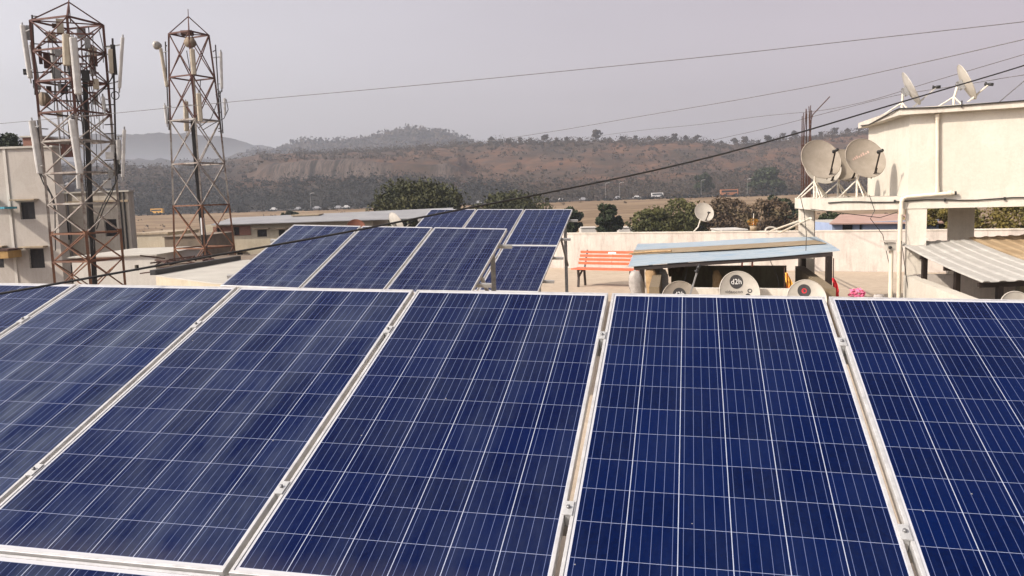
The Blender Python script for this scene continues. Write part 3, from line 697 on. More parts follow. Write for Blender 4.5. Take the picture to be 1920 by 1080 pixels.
# ------------------------------------------------------------------ dishes
TXT = {}
def text_mesh(body, size):
    cu = bpy.data.curves.new('lettering', 'FONT'); cu.body = body; cu.size = size; cu.align_x = 'CENTER'; cu.align_y = 'CENTER'; cu.resolution_u = 2
    o = bpy.data.objects.new('lettering', cu); COL.objects.link(o)
    dg = bpy.context.evaluated_depsgraph_get(); me = bpy.data.meshes.new_from_object(o.evaluated_get(dg))
    vs = [v.co.copy() for v in me.vertices]; fs = [tuple(p.vertices) for p in me.polygons]
    bpy.data.objects.remove(o); bpy.data.meshes.remove(me); bpy.data.curves.remove(cu)
    return vs, fs
def dish(label, c, r, facing, el, base, legs=True, m_='dish', lean=None, logo=None, arm_to=None, arm_m='dark_steel', roll=0, group='satellite dishes', back=True):
    """offset dish: c centre of the reflector, facing = horizontal direction, el = tilt of its axis, base = foot"""
    f = V((facing[0], facing[1], 0)).normalized()
    n = (f*math.cos(el)+V((0, 0, 1))*math.sin(el)).normalized()
    sx = V((0, 0, 1)).cross(n).normalized()*1.0; su = n.cross(sx)
    sx = -sx  # right hand side as seen from the front is -x here
    sx = su.cross(n)
    if roll: sx, su = sx*math.cos(roll)+su*math.sin(roll), su*math.cos(roll)-sx*math.sin(roll)
    c = V(c); base = V(base); dep = r*.20
    surf = lambda x, y: dep*((x*x+y*y)/(r*r))
    pt = lambda x, y, off=0: c+sx*x+su*y+n*(surf(x, y)-dep*.5+off)
    o = thing('satellite_dish', label, 'satellite dish', base, group)
    mb = MB(); na, nr = 40, 7; ry = 1.06
    for side, off in ((1, .0), (-1, -.006)):
        vs = [pt(0, 0, off)]; fs = []
        for k in range(1, nr+1):
            for j in range(na):
                a = 2*math.pi*j/na; vs.append(pt(math.cos(a)*r*k/nr, math.sin(a)*r*ry*k/nr, off))
        for j in range(na):
            t = (0, 1+j, 1+(j+1) % na); fs.append(t if side > 0 else t[::-1])
            for k in range(nr-1):
                q = (1+k*na+j, 1+(k+1)*na+j, 1+(k+1)*na+(j+1) % na, 1+k*na+(j+1) % na); fs.append(q if side > 0 else q[::-1])
        mb.add(vs, fs, True)
    # rolled rim
    ringp = [pt(math.cos(2*math.pi*j/na)*r, math.sin(2*math.pi*j/na)*r*ry, -.003) for j in range(na+1)]
    mb.tube(ringp, .008, 6, False)
    refl = obj('reflector', mb, M[m_], o)
    if logo:
        lm = MB(); k = .345*r
        cx, cy = logo.get('at', (0, .36*r))
        if logo.get('disc', True):
            lm.cur = 0
            vs = [pt(cx, cy, .0035)]+[pt(cx+k*math.cos(2*math.pi*j/28), cy+k*math.sin(2*math.pi*j/28), .0035) for j in range(28)]
            lm.add(vs, [(0, 1+j, 1+(j+1) % 28) for j in range(28)])
        for body, size, x0, y0, mi in logo['texts']:
            tv, tf = text_mesh(body, size); lm.cur = mi
            lm.add([pt(x0+v.x, y0+v.y, .006) for v in tv], tf)
        for (x0, y0, x1, y1, mi) in logo.get('bars', []):
            lm.cur = mi; K = 8
            vs = [pt(x0+(x1-x0)*i/K, yy, .0045) for yy in (y0, y1) for i in range(K+1)]
            lm.add(vs, [(i, i+1, K+2+i, K+1+i) for i in range(K)])
        for (x0, y0, rr, mi) in logo.get('rings', []):
            lm.cur = mi; K = 20
            vs = [pt(x0+q*math.cos(2*math.pi*j/K), y0+q*math.sin(2*math.pi*j/K), .005) for q in (rr*.55, rr) for j in range(K)]
            lm.add(vs, [(j, K+j, K+(j+1) % K, (j+1) % K) for j in range(K)])
        obj('logo', lm, [M[x] for x in logo['mats']], refl)
    # feed arm and feed horn
    foot = c-su*r*1.0+n*.02
    tip = arm_to if arm_to is not None else c-su*r*.62+n*r*1.25
    tip = V(tip); am = MB(); am.bar(foot-n*.08, tip, .022, .022); am.bar(foot-n*.10+sx*.05, foot+(tip-foot)*.3, .012); am.bar(foot-n*.10-sx*.05, foot+(tip-foot)*.3, .012)
    arm = obj('feed_arm', am, M[arm_m], o)
    hd = (c-tip).normalized(); hm = MB(); ax = (hd.orthogonal().normalized(), None, hd); ax = (ax[0], hd.cross(ax[0]), hd)
    hm.lathe(tip+V((0, 0, .01)), [(.002, -.075), (.026, -.075), (.026, -.01), (.018, 0), (.018, .02), (.033, .035), (.033, .05), (.002, .052)], 12, ax); obj('feed_horn', hm, M['black'], arm)
    if back:
        hub = c-n*(dep*.5+.07); bk = MB()
        bk.box(c-n*(dep*.5+.035), (.16, .16, .06), (sx, su, n)); bk.bar(hub+n*.03, hub-n*.03, .07, .11)
        obj('bracket', bk, M['galv'], o)
        top = hub-n*.01; ms = MB()
        knee = V((base.x, base.y, base.z+max(.12, (top.z-base.z)*.45))) if lean is None else V(lean)
        ms.tube([base, knee, top+V((0, 0, .05))], .021, 10); obj('mast', ms, M['pole_white'], o)
        if legs:
            for k in range(3):
                a = 2.1*k+.5; lg = MB(); q = base+V((math.cos(a)*.3, math.sin(a)*.3, 0)); q.z = base.z
                lg.tube([q+V((0, 0, .006)), knee+V((0, 0, .03))], .013, 8); lg.b2((q.x-.03, q.y-.03, base.z+.001), (q.x+.03, q.y+.03, base.z+.01)); obj('leg', lg, M['pole_white'], o)
    return o
LOGO = {'mats': ['label_black', 'label_white', 'label_grey']}
# ------------------------------------------------------------------ room and porch on the right
C0 = P(1703, 345, 13.7); C0.z = 0
frd = V((math.cos(R(-24)), math.sin(R(-24)), 0)); fn = V((-frd.y, frd.x, 0))          # along the front, and inward
lfd = V((.17, .985, 0)).normalized()                                                      # receding left face
ZS0, ZS1 = P(1640, 394, 13.7).z, P(1640, 370, 13.7).z      # porch beam bottom and top
ZR0, ZR1 = P(1703, 216, 13.7).z, P(1703, 203.5, 13.7).z     # roof slab
RW, RD = 5.2, 2.6
porch = thing('rooftop_room', 'white plastered rooftop room on columns with roof slab and drain pipe', 'building', C0)
A0, A1 = C0, C0+frd*RW; B0, B1 = C0+lfd*RD, C0+lfd*RD+frd*RW
wl = MB(); wl.poly_prism([(p.x, p.y) for p in (A0, A1, B1, B0)], ZS0+.004, ZR0); obj('wall', wl, M['white_paint'], porch)
ov = .16
rs = MB(); q = [A0-frd*ov-fn*ov, A1+frd*ov-fn*ov, B1+frd*ov+fn*ov, B0-frd*ov*1.2+fn*ov]
rs.poly_prism([(p.x, p.y) for p in q], ZR0+.002, ZR1); obj('roof_slab', rs, M['beam_paint'], porch)
# porch slab to the left of the room
PLn = 1.37
Q0 = C0-frd*PLn-fn*.0; sl = MB()
sl.poly_prism([(p.x, p.y) for p in (Q0-fn*.003, C0-frd*.004-fn*.003, B0-frd*.004, Q0+lfd*RD)], ZS0, ZS1); obj('porch_slab', sl, M['beam_paint'], porch)
def column(p, w_, d_, z0, z1, m_):
    mb = MB(); mb.poly_prism([(k.x, k.y) for k in (p, p+frd*w_, p+frd*w_+fn*d_, p+fn*d_)], z0, z1); obj('column', mb, M[m_], porch)
column(Q0+lfd*(RD-.36)+frd*.012, .30, .30, .002, ZS0-.002, 'beam_paint')
column(C0+fn*.012-frd*.02, .31, .30, .002, ZS0-.002, 'beam_paint')
column(C0+frd*1.10+lfd*1.5, .40, .35, .002, ZS0+.002, 'beam_paint')
column(A1-frd*.3+fn*.01, .29, .30, .002, ZS0-.002, 'beam_paint')
column(B1-frd*.3-fn*.4, .27, .3, .002, ZS0-.002, 'beam_paint')
def onfront(px, py, off=.05):
    """point on the front wall plane behind pixel px, py"""
    d = P(px, py, 1)-V((0, 0, EYE)); t = (C0-V((0, 0, 0))).dot(fn)/d.dot(fn)
    return V((d.x*t, d.y*t, EYE+d.z*t))-fn*off
dp = MB(); dp.tube([onfront(1757, 216), onfront(1757, 357)], .028, 12); dp.tube([onfront(1757, 214), onfront(1757, 224)], .036, 12)
dp.tube([onfront(1757, 350), onfront(1757, 362)], .036, 12)
dp.tube([onfront(1789, 362, .06), onfront(1757, 364, .06), onfront(1700, 369, .06), onfront(1692, 373, .06), onfront(1690, 380, .06), onfront(1690, 400, .06)], .031, 12)
dp.tube([onfront(1776, 362, .06), onfront(1783, 362, .06)], .042, 12)
dp.tube([onfront(1690, 392, .06), onfront(1690, 402, .06)], .046, 12); p = onfront(1688, 402, .06); dp.tube([p, V((p.x, p.y, .01))], .037, 12)
dp.tube([onfront(1693.5, 370.5, .06), onfront(1690.2, 378, .06)], .038, 12)
obj('drain_pipe', dp, M['pvc'], porch)
pe = MB(); pe.tube([onfront(1789.2, 361.8, .06), onfront(1793, 361.6, .06)], .03, 12); obj('pipe_end', pe, M['black'], porch)
def cableline(pts, r, m_, name, parent): mb = MB(); mb.tube(pts, r, 6); return obj(name, mb, m_, parent)
cz = (ZR0+ZR1)/2
k0 = q[0]; k1 = q[1]
pts = [q[3]-lfd*.3-frd*.02+V((0, 0, cz-.02)), q[3]-lfd*.9-frd*.02+V((0, 0, cz-.05)), q[0]+lfd*.35-frd*.02+V((0, 0, cz+.03)), q[0]-fn*.02-frd*.01+V((0, 0, cz+.05)), q[0]+frd*.5-fn*.02+V((0, 0, cz+.03)), q[0]+frd*2-fn*.02+V((0, 0, cz+.05)), q[1]-fn*.02+V((0, 0, cz+.05))]
cableline(pts, .012, M['cable'], 'cornice_cable', porch)
bz = P(1640, 379, 13.6).z
pts = [C0+frd*s-fn*(.02)+V((0, 0, bz+.014*math.sin(s*5))) for s in np.arange(-1.25, RW, .25)]
cableline(pts, .011, M['cable'], 'beam_cable', porch)
for s in (-.2, .55, 1.4, 2.25, 3.1, 4.0):
    mb = MB(); p = C0+frd*s-fn*.02+V((0, 0, bz)); mb.box(p, (.03, .03, .05), (frd, fn, V((0, 0, 1)))); obj('cable_clip', mb, M['black'], porch)
for s in (.9, 2.1, 3.3):
    mb = MB(); p = q[0]+frd*s-fn*.02+V((0, 0, cz+.04)); mb.bar(p-V((0, 0, .04)), p+V((0, 0, .07)), .02, .02, frd); obj('cable_clip', mb, M['black'], porch)
# starter bars rising from the porch column
rb = thing('column_rebar', 'cluster of rusty reinforcing rods sticking up at the porch corner', 'rebar', Q0+lfd*(RD-.35)+V((.1, .15, ZS1)))
Qr = Q0+lfd*(RD-.36)
for i in range(9):
    a = i*.7; x = Qr+frd*(.06+.19*((i*37 % 10)/10))+fn*(.05+.2*((i*53 % 10)/10)); h = 1.62+.26*((i*71 % 10)/10)
    mb = MB(); mb.tube([x+V((0, 0, ZS1)), x+V((rng.uniform(-.02, .02), 0, ZS1+h*.6)), x+V((rng.uniform(-.05, .05), 0, ZS1+h))], .0085, 6); obj('rod', mb, M['rust'], rb)
mb = MB(); p = P(1524, 214, 16.0); e = P(1556, 181, 15.9); mb.tube([P(1518, 234, 16.0), P(1524, 215, 16.0), e], .010, 6); obj('bent_rod', mb, M['rust'], rb)
for k in range(3):
    mb = MB(); zc = ZS1+.25+.4*k; mb.tube([Qr+frd*.05+fn*.04+V((0, 0, zc)), Qr+frd*.26+fn*.04+V((0, 0, zc)), Qr+frd*.26+fn*.25+V((0, 0, zc)), Qr+frd*.05+fn*.25+V((0, 0, zc)), Qr+frd*.05+fn*.04+V((0, 0, zc))], .006, 5); obj('stirrup', mb, M['rust'], rb)
# dishes on the porch slab
fc = (.06, -1.0); e3 = R(22)
c = P(1538, 300, 14.6); dish('tan satellite dish on the porch slab, left of the cluster, by the rusty rods', c, .35, fc, e3, (c.x-.02, c.y+.22, ZS1), roll=R(24), group='dishes on the porch slab', arm_to=P(1566, 284, 14.15))
c = P(1582, 311, 15.2); dish('satellite dish half hidden between the other two on the porch slab', c, .30, fc, e3, (c.x-.02, c.y+.20, ZS1), roll=R(24), group='dishes on the porch slab')
c = P(1541, 312, 15.15); dish('satellite dish tucked right behind the leftmost one by the rods', c, .34, fc, e3, (c.x-.02, c.y+.18, ZS1), roll=R(24), group='dishes on the porch slab', m_='dish_white')
c = P(1621, 298, 14.25); dish('tan satellite dish with faint red lettering near the white wall', c, .345, fc, e3, (c.x-.03, c.y+.22, ZS1), roll=R(24), group='dishes on the porch slab', arm_to=P(1650, 285, 13.8),
     logo={'mats': ['label_red'], 'disc': False, 'texts': [], 'bars': [(-.19+k*.045, .065, -.19+k*.045+.03, .095+.012*(k % 3), 0) for k in range(8)], 'rings': []})
fe = (.955, -.30)
c = P(1705, 168, 14.6); dish('grey satellite dish standing edge on at the corner of the room roof', c, .30, fe, R(27), (c.x-.1, c.y+.05, ZR1), m_='dish_grey', group='dishes on the room roof', arm_m='dish_grey')
c = P(1809, 156, 13.9); dish('tilted satellite dish with long white feed arm on the room roof', c, .30, fe, R(25), (c.x-.16, c.y+.03, ZR1), m_='dish_white', group='dishes on the room roof', arm_to=P(1853, 159, 13.6), arm_m='pole_white')
# dish on the back parapet
c = P(1320, 399, 22.6)
def on_back(px, py):
    d = P(px, py, 1)-V((0, 0, EYE)); nn = V((-BWd.y, BWd.x, 0)); t = BW0.dot(nn)/d.dot(nn); return V((d.x*t, d.y*t, EYE+d.z*t))
c = on_back(1320, 399); c += V((.05, .2, 0))
bp = on_back(1300, 434); bp = V((bp.x, bp.y, hh+.036))+n_*.06
dish('satellite dish on a slanted pole on the back parapet', c, .295, (.12, -.98), R(26), bp, legs=False, m_='dish_white', lean=bp*.55+(c-V((0, -.1, .28)))*.45, group='single dish on the parapet')
# d2h dishes behind the front panels
lg1 = dict(LOGO)
lg1['texts'] = [('d2h', .112, -.02, .165, 1), ('videocon', .076, -.075, .015, 0)]; lg1['at'] = (-.02, .165); lg1['rings'] = [(.165, .018, .034, 0)]; lg1['bars'] = []
c = P(1386, 548, 12.0); dish('white satellite dish with a clear d2h disc in front of the shed', c, .30, (.05, -1), R(24), (c.x, c.y+.28, 0), m_='dish_white', logo=lg1, group='dishes in front of the shed')
lg2 = dict(LOGO); lg2['texts'] = [('d2h', .112, 0, .12, 1)]; lg2['at'] = (0, .12)
c = P(1276, 566, 12.3); dish('satellite dish with a worn d2h disc and a raised silver arm', c, .30, (.1, -1), R(22), (c.x, c.y+.28, 0), m_='dish', logo=lg2, arm_to=P(1308, 506, 12.25), arm_m='galv', group='dishes in front of the shed')
lg3 = {'mats': ['label_black', 'label_white', 'red_cloth'], 'texts': [], 'at': (-.02, .14), 'bars': [(-.07, .12, -.03, .15, 2), (.0, .1, .045, .125, 1)], 'rings': [(-.02, .14, .045, 2)]}
c = P(1512, 562, 11.9); dish('satellite dish with a black and red emblem beside the shed post', c, .28, (-.15, -1), R(24), (c.x, c.y+.28, 0), m_='dish_white', logo=lg3, group='dishes in front of the shed')
c = P(1908, 585, 9.8); dish('pale dish top poking up in the right corner below the corrugated roof', c, .24, (.1, -1), R(24), (c.x, c.y+.25, 0), m_='dish_white', group='dishes in front of the shed')
# ------------------------------------------------------------------ blue shed over the open shaft
NL, NR, FR, FL = P(1178, 499.5, 15.0), P(1575, 470, 13.2), P(1530, 443.5, 15.8), P(1196, 457, 18.0)
shed = thing('sheet_shed', 'low shed with pale blue metal sheet roof on dark posts', 'shed', ((NL.x+FR.x)/2, (NL.y+FR.y)/2, 0))
def bil(s, t): return NL*(1-s)*(1-t)+NR*s*(1-t)+FR*s*t+FL*(1-s)*t
nrm = (NR-NL).cross(FL-NL).normalized()
mb = MB(); ns, ntt = 40, 44
vs = []
for lay in (0, -.012):
    for j in range(ntt+1):
        for i in range(ns+1):
            s, t = i/ns, j/ntt
            vs.append(bil(s, t)+nrm*(.014*abs(math.sin(t*math.pi*11))**4+.012*math.sin(s*7+t*3)+lay))
n1 = (ns+1)*(ntt+1); fs = []
for j in range(ntt):
    for i in range(ns):
        k = j*(ns+1)+i; fs.append((k, k+1, k+ns+2, k+ns+1)); fs.append((n1+k, n1+k+ns+1, n1+k+ns+2, n1+k+1))
for i in range(ns):
    fs.append((i+1, i, n1+i, n1+i+1)); k = ntt*(ns+1)+i; fs.append((k, k+1, n1+k+1, n1+k))
for j in range(ntt):
    k = j*(ns+1); fs.append((k, k+ns+1, n1+k+ns+1, n1+k)); k += ns; fs.append((k+ns+1, k, n1+k, n1+k+ns+1))
mb.add(vs, fs, False); obj('roof_sheet', mb, M['blue_sheet'], shed)
mb = MB(); q = [bil(-.005, .40)+nrm*.035, bil(.985, .36)+nrm*.035, bil(.955, .62)+nrm*.035, bil(.0, .60)+nrm*.035]
mb.hexa([v-nrm*.008 for v in q], q); obj('roof_strip', mb, M['brown_strip'], shed)
mb = MB(); mb.bar(bil(.03, .02)-nrm*.055, bil(.97, .02)-nrm*.055, .06, .07); obj('beam', mb, M['dark_steel'], shed)
mb = MB(); mb.bar(bil(.03, .95)-nrm*.055, bil(.97, .95)-nrm*.055, .06, .07); obj('beam', mb, M['dark_steel'], shed)
for s, t in ((.07, .02), (.955, .02), (.93, .93), (.08, .95)):
    p = bil(s, t)-nrm*.03; mb = MB(); mb.bar((p.x, p.y, .003), (p.x, p.y, p.z-.05), .085, .085, (1, 0, 0)); obj('post', mb, M['dark_steel'], shed)
bm_ = MB(); bm_.tube([bil(-.02, .40)+nrm*.06, bil(.12, .44)+nrm*.055, bil(.22, .40)+nrm*.06], [.016, .02, .018], 7)
solo('bamboo_stick', bm_, M['sack_brown'], 'short brown stick lying on the blue shed roof', 'stick')
# parapet of the shaft under the shed
SH = .90
sBR, sFR, sBL, sFL = PZ(1491, 499, SH), PZ(1546, 541, SH), PZ(1243, 499, SH), PZ(1236, 538, SH)
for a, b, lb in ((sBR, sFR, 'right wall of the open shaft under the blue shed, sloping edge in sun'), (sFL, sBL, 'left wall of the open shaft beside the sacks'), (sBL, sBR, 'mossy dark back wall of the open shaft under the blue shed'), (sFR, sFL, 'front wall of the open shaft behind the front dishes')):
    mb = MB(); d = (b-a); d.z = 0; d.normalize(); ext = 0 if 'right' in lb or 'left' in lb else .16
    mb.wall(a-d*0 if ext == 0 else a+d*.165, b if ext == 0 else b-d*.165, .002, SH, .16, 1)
    solo('shaft_wall', mb, M['dark_shaft'] if 'mossy' in lb else M['shaft_brown'] if 'right wall' in lb or 'left wall' in lb else M['beam_paint'], lb, 'low wall', 'walls of the open shaft')
mb = MB(); mb.poly_prism([(p.x, p.y) for p in (sFL, sFR, sBR, sBL)], .004, .03); struct('shaft_floor', mb, M['dark_shaft'])
def lump(name, px, y0, y1, D, wpx, m_, label, cat, seed, base=0.003, depth=.6):
    r = random.Random(seed); t = P(px, y0, D); b = P(px, y1, D); w_ = wpx*D/FPX; mb = MB(); n, k = 18, 9; z0 = base; H = t.z-z0
    vs = []
    for i in range(k+1):
        f = i/k; rad = w_/2*(1.05-.22*f)*(1 if i < k else .6)
        for j in range(n):
            a = 2*math.pi*j/n; q = rad*(1+.34*mnoise.noise(V((math.cos(a)*1.6+seed, math.sin(a)*1.6, f*2.2)))+.22*mnoise.noise(V((math.cos(a)*4+seed, math.sin(a)*4, f*7))))
            vs.append(V((t.x+math.cos(a)*q+.03*math.sin(f*4), t.y+math.sin(a)*q*depth, z0+H*f*(1+.05*mnoise.noise(V((a, f, seed)))))))
    fs = [(i*n+j, i*n+(j+1) % n, (i+1)*n+(j+1) % n, (i+1)*n+j) for i in range(k) for j in range(n)]+[tuple(range(n))[::-1], tuple(range(k*n, k*n+n))]
    mb.add(vs, fs, True); return solo(name, mb, m_, label, cat)
lump('cloth_sack', 1193, 508, 552, 14.2, 28, M['sack'], 'crumpled whitish sack beside the left shed post', 'sack', 3)
lump('cloth_bundle', 1222, 500, 548, 14.9, 24, M['sack_brown'], 'tan cloth bundle just right of the left shed post', 'bundle', 5)
lump('cloth_sack', 1245, 505, 548, 15.1, 18, M['sack'], 'grey white bag in the shade behind the tan bundle', 'sack', 8)
lump('cloth_bundle', 1345, 508, 548, 15.0, 20, M['sack_brown'], 'brown bundle in the dark under the blue shed', 'bundle', 9)
mb = MB()
for x in (1392, 1411): mb.bar(P(x, 486, 15.2), P(x-1, 500, 15.2), .05, .02)
mb.bar(P(1390, 489, 15.2), P(1414, 488, 15.2), .02, .05); a = P(1401, 500, 15.2)
mb.bar(P(1392, 484, 15.2), P(1391, 474, 15.2), .02); mb.bar(P(1411, 484, 15.2), P(1411, 473, 15.2), .02)
solo('hanging_stool', mb, M['orange'], 'small orange stool frame hung under the blue shed roof', 'stool')
for i, (x0, y0, x1, y1, D) in enumerate(((1290, 489, 1268, 545, 14.9), (1440, 480, 1462, 545, 14.6), (1320, 487, 1335, 520, 15.4))):
    mb = MB(); a, b = P(x0, y0, D), P(x1, y1, D); mb.tube([a, (a+b)/2+V((.06, 0, -.05)), b], .007, 5)
    solo('loose_cable', mb, M['cable_grey'], ['grey wire hanging over the worn dish under the shed', 'grey wire hanging near the flame coloured flag', 'short wire end dangling above the clear disc dish'][i], 'cable')
mb = MB(); n, k = 14, 10; vs = []
for i in range(k+1):
    for j in range(n+1): vs.append(P(1252+38*j/n, 490+24*i/k*(1+.25*math.sin(j*.9)), 16.2)+V((0, .05*math.sin(j*1.3+i*.5), 0)))
mb.add(vs, [(i*(n+1)+j, i*(n+1)+j+1, (i+1)*(n+1)+j+1, (i+1)*(n+1)+j) for i in range(k) for j in range(n)], True)
solo('hanging_cloth', mb, M['tarp'], 'brown cloth hung inside the blue shed above the dark wall', 'cloth')
def flag(label, pts0, D, m_, pole, seed):
    o = thing('cloth_flag', label, 'flag', (P(pole[0], pole[1], D).x, P(pole[0], pole[1], D).y, 0))
    mb = MB(); a = P(pole[0], pole[1], D); mb.tube([(a.x, a.y, .003), a], .008, 6); obj('stick', mb, M['rust'], o)
    mb = MB(); n, k = 8, 10; vs = []
    for i in range(k+1):
        y = pts0[1]+(pts0[3]-pts0[1])*i/k; w_ = (pts0[2]-pts0[0])*min(1, .25+1.1*i/k)
        for j in range(n+1): vs.append(P(pts0[0]+w_*j/n, y, D)+V((0, .03*math.sin(j*1.7+i*.6+seed), 0))-V((0, .02, 0)))
    fs = [(i*(n+1)+j, i*(n+1)+j+1, (i+1)*(n+1)+j+1, (i+1)*(n+1)+j) for i in range(k) for j in range(n)]
    mb.add(vs, fs, True); obj('cloth', mb, m_, o)
flag('red and yellow patterned flag drooping by the shed dishes', (1472, 511, 1488, 552), 12.6, M['yellow_cloth'], (1471, 500), 1)
flag('plain red flag hanging beside the right shed post', (1560, 521, 1573, 556), 12.6, M['red_cloth'], (1563, 484), 2)
mb = MB(); a = P(1607, 553, 12.8)
leaves(mb, V((a.x, a.y, a.z)), (.12, .10, .10), 150, .035); mb.hexa([V((a.x+x, a.y+y, .003)) for x, y in ((-.12, -.1), (.12, -.1), (.12, .1), (-.12, .1))], [V((a.x+x*.7, a.y+y*.7, a.z-.05)) for x, y in ((-.12, -.1), (.12, -.1), (.12, .1), (-.12, .1))])
solo('plastic_bundle', mb, M['pink'], 'crumpled pink plastic heap on the terrace', 'plastic heap')
lump('cloth_sack', 1650, 552, 568, 12.4, 34, M['sack'], 'white sack just showing over the panel edge by the pink heap', 'sack', 14)
# ------------------------------------------------------------------ corrugated roof and walls on the right
GL, GN = P(1684, 455, 14.0), P(1842, 529, 10.5)      # left edge, far and near
GR = P(1812, 446, 13.9); gd = (GR-GL); gd.z *= .4; gl_ = gd.length; gd.normalize()
LE = GN-GL; Lc = LE.length; ld = LE.normalized(); gn = gd.cross(ld).normalized()
if gn.z < 0: gn = -gn
co = thing('corrugated_shed', 'lean-to with pale corrugated cement roof in front of the white room', 'shed', ((GN.x+GR.x)/2, GN.y+1, 0))
def corr(w0, w1, l0, l1, off, name, m_, pitch=.205):
    mb = MB(); n = int((w1-w0)/.02); k = 8; vs = []
    for lay in (0, -.008):
        for j in range(k+1):
            for i in range(n+1):
                wv = w0+(w1-w0)*i/n; ph = (wv/pitch) % 1; h = .014*max(0, min(1, 1.8*math.sin(math.pi*2*ph)))
                l = l0+(l1-l0)*j/k; vs.append(GL+gd*wv+ld*l+gn*(h+off+lay-.03*math.sin(math.pi*l/Lc)))
    m1 = (n+1)*(k+1); fs = []
    for j in range(k):
        for i in range(n): q = j*(n+1)+i; fs.append((q, q+n+1, q+n+2, q+1)); fs.append((m1+q, m1+q+1, m1+q+n+2, m1+q+n+1))
    for i in range(n):
        for q in (i, k*(n+1)+i): fs.append((q, q+1, m1+q+1, m1+q))
    for j in range(k):
        for q in (j*(n+1), j*(n+1)+n): fs.append((q, q+n+1, m1+q+n+1, m1+q))
    mb.add(vs, fs); obj(name, mb, m_, co)
corr(0, 1.28, 0, Lc, 0, 'roof_sheet', M['corr'])
corr(1.20, 3.3, -.12, Lc+.02, .012, 'roof_sheet', M['corr_brown'])
for wv, l in ((.10, 1.05), (.22, 2.1), (.3, Lc-.2), (1.9, Lc-.2), (3.1, Lc-.2), (3.1, .4)):
    p = GL+gd*wv+ld*l-gn*.10; mb = MB(); mb.bar((p.x, p.y, .003), p, .07, .07, (1, 0, 0)); obj('post', mb, M['dark_steel'], co)
for l in (1.05, 2.1, Lc-.2):
    mb = MB(); mb.bar(GL+gd*.03+ld*l-gn*.085, GL+gd*3.25+ld*l-gn*.085, .05, .06); obj('beam', mb, M['dark_steel'], co)
LWH = .90
lwF, lwN = PZ(1694, 516, LWH), PZ(1812, 562, LWH)
d = (lwN-lwF).normalized()
mb = MB(); mb.wall(lwN+d*2.2, lwF, .002, LWH, .17, -1); solo('shaft_wall', mb, M['white_paint'], 'sunlit white low wall below the corrugated roof', 'low wall')
mb = MB(); k = V((d.y, -d.x, 0)); k = k if k.x > 0 else -k; s0 = lwF+k*.19; mb.wall(s0, s0+k*3.6, .002, LWH, .17, 1); solo('shaft_wall', mb, M['wall'], 'pale back wall in the shade of the corrugated roof', 'low wall')
mb = MB(); s1 = lwF+k*1.4+d*1.0; mb.wall(s1, s1+k*2.6, .002, .86, .16, 1); solo('shaft_wall', mb, M['dark_shaft'], 'dark mossy wall deep under the corrugated roof', 'low wall')
# meter pipe and small camera by the porch column
a = P(1671, 470, 13.2); pt_ = thing('vent_pipe', 'slim cream pipe left of the drain pipe with a small white box', 'pipe', (a.x, a.y, 0))
mb = MB(); mb.tube([(a.x, a.y, .003), a], .034, 12); obj('tube', mb, M['pvc'], pt_)
mb = MB(); mb.box(a+V((-.02, -.01, .07)), (.14, .10, .13)); mb.box(a+V((-.05, -.02, .16)), (.20, .13, .02)); obj('box', mb, M['dish_white'], pt_)
mb = MB(); mb.lathe(a+V((-.06, -.075, .06)), [(.001, 0), (.025, 0), (.025, .03), (.001, .03)], 12, (V((1, 0, 0)), V((0, 0, 1)), V((0, -1, 0)))); obj('lens', mb, M['black'], pt_)
# loose wires hanging from the porch
for i, pl_ in enumerate(([(1630, 366), (1640, 395), (1632, 410), (1655, 440), (1668, 500), (1675, 560)], [(1520, 392), (1600, 402), (1650, 408), (1682, 398)], [(1500, 366), (1508, 400), (1512, 440), (1511, 470)], [(1690, 452), (1698, 510), (1705, 560)])):
    mb = MB(); mb.tube([P(x, y, 13.3-.02*i) for x, y in pl_], .006, 5)
    solo('loose_cable', mb, M['cable'], ['thin black wire dangling from the porch beam to the terrace', 'slack wire looping below the porch beam', 'short wire hanging down the left porch column', 'black wire running down beside the drain pipe'][i], 'cable')
for i, (a, b) in enumerate((((1448, 432), (1500, 414)), ((1462, 437), (1520, 409)))):
    mb = MB(); mb.tube([on_back(*a)-n_*.25, P(b[0], b[1], 14.3)], .022, 7); solo('bamboo_pole', mb, M['pvc'], ['thin yellowish pole slanting up to the porch column', 'second yellowish pole below it slanting to the porch'][i], 'pole')
c = on_back(1445, 434)+n_*.08; mb = MB(); mb.tube([c+V((.17*math.cos(a), .03*math.sin(a), .02+.10*math.sin(a))) for a in np.linspace(0, 6.283, 19)], .03, 7); solo('pipe_coil', mb, M['dish_white'], 'coil of white pipe standing on the back parapet', 'coil')
c = on_back(1412, 436)+n_*.08; o = thing('marigold_pot', 'small pot with orange flowers and a white stick on the parapet', 'pot plant', (c.x, c.y, hh+.036))
zb = hh+.037
mb = MB(); mb.lathe((c.x, c.y, zb), [(.001, 0), (.09, 0), (.12, .15), (.10, .15), (.001, .13)], 14); obj('pot', mb, M['brown_strip'], o)
mb = MB(); leaves(mb, V((c.x, c.y, zb+.26)), (.17, .14, .13), 90, .04); obj('leaves', mb, m_leaf('marigold', (.40, .14, .02), (.20, .13, .03), (.10, .09, .02), 6), o)
mb = MB(); mb.tube([(c.x, c.y, zb+.1), (c.x, c.y, zb+.52)], .012, 6); obj('stick', mb, M['pole_white'], o)
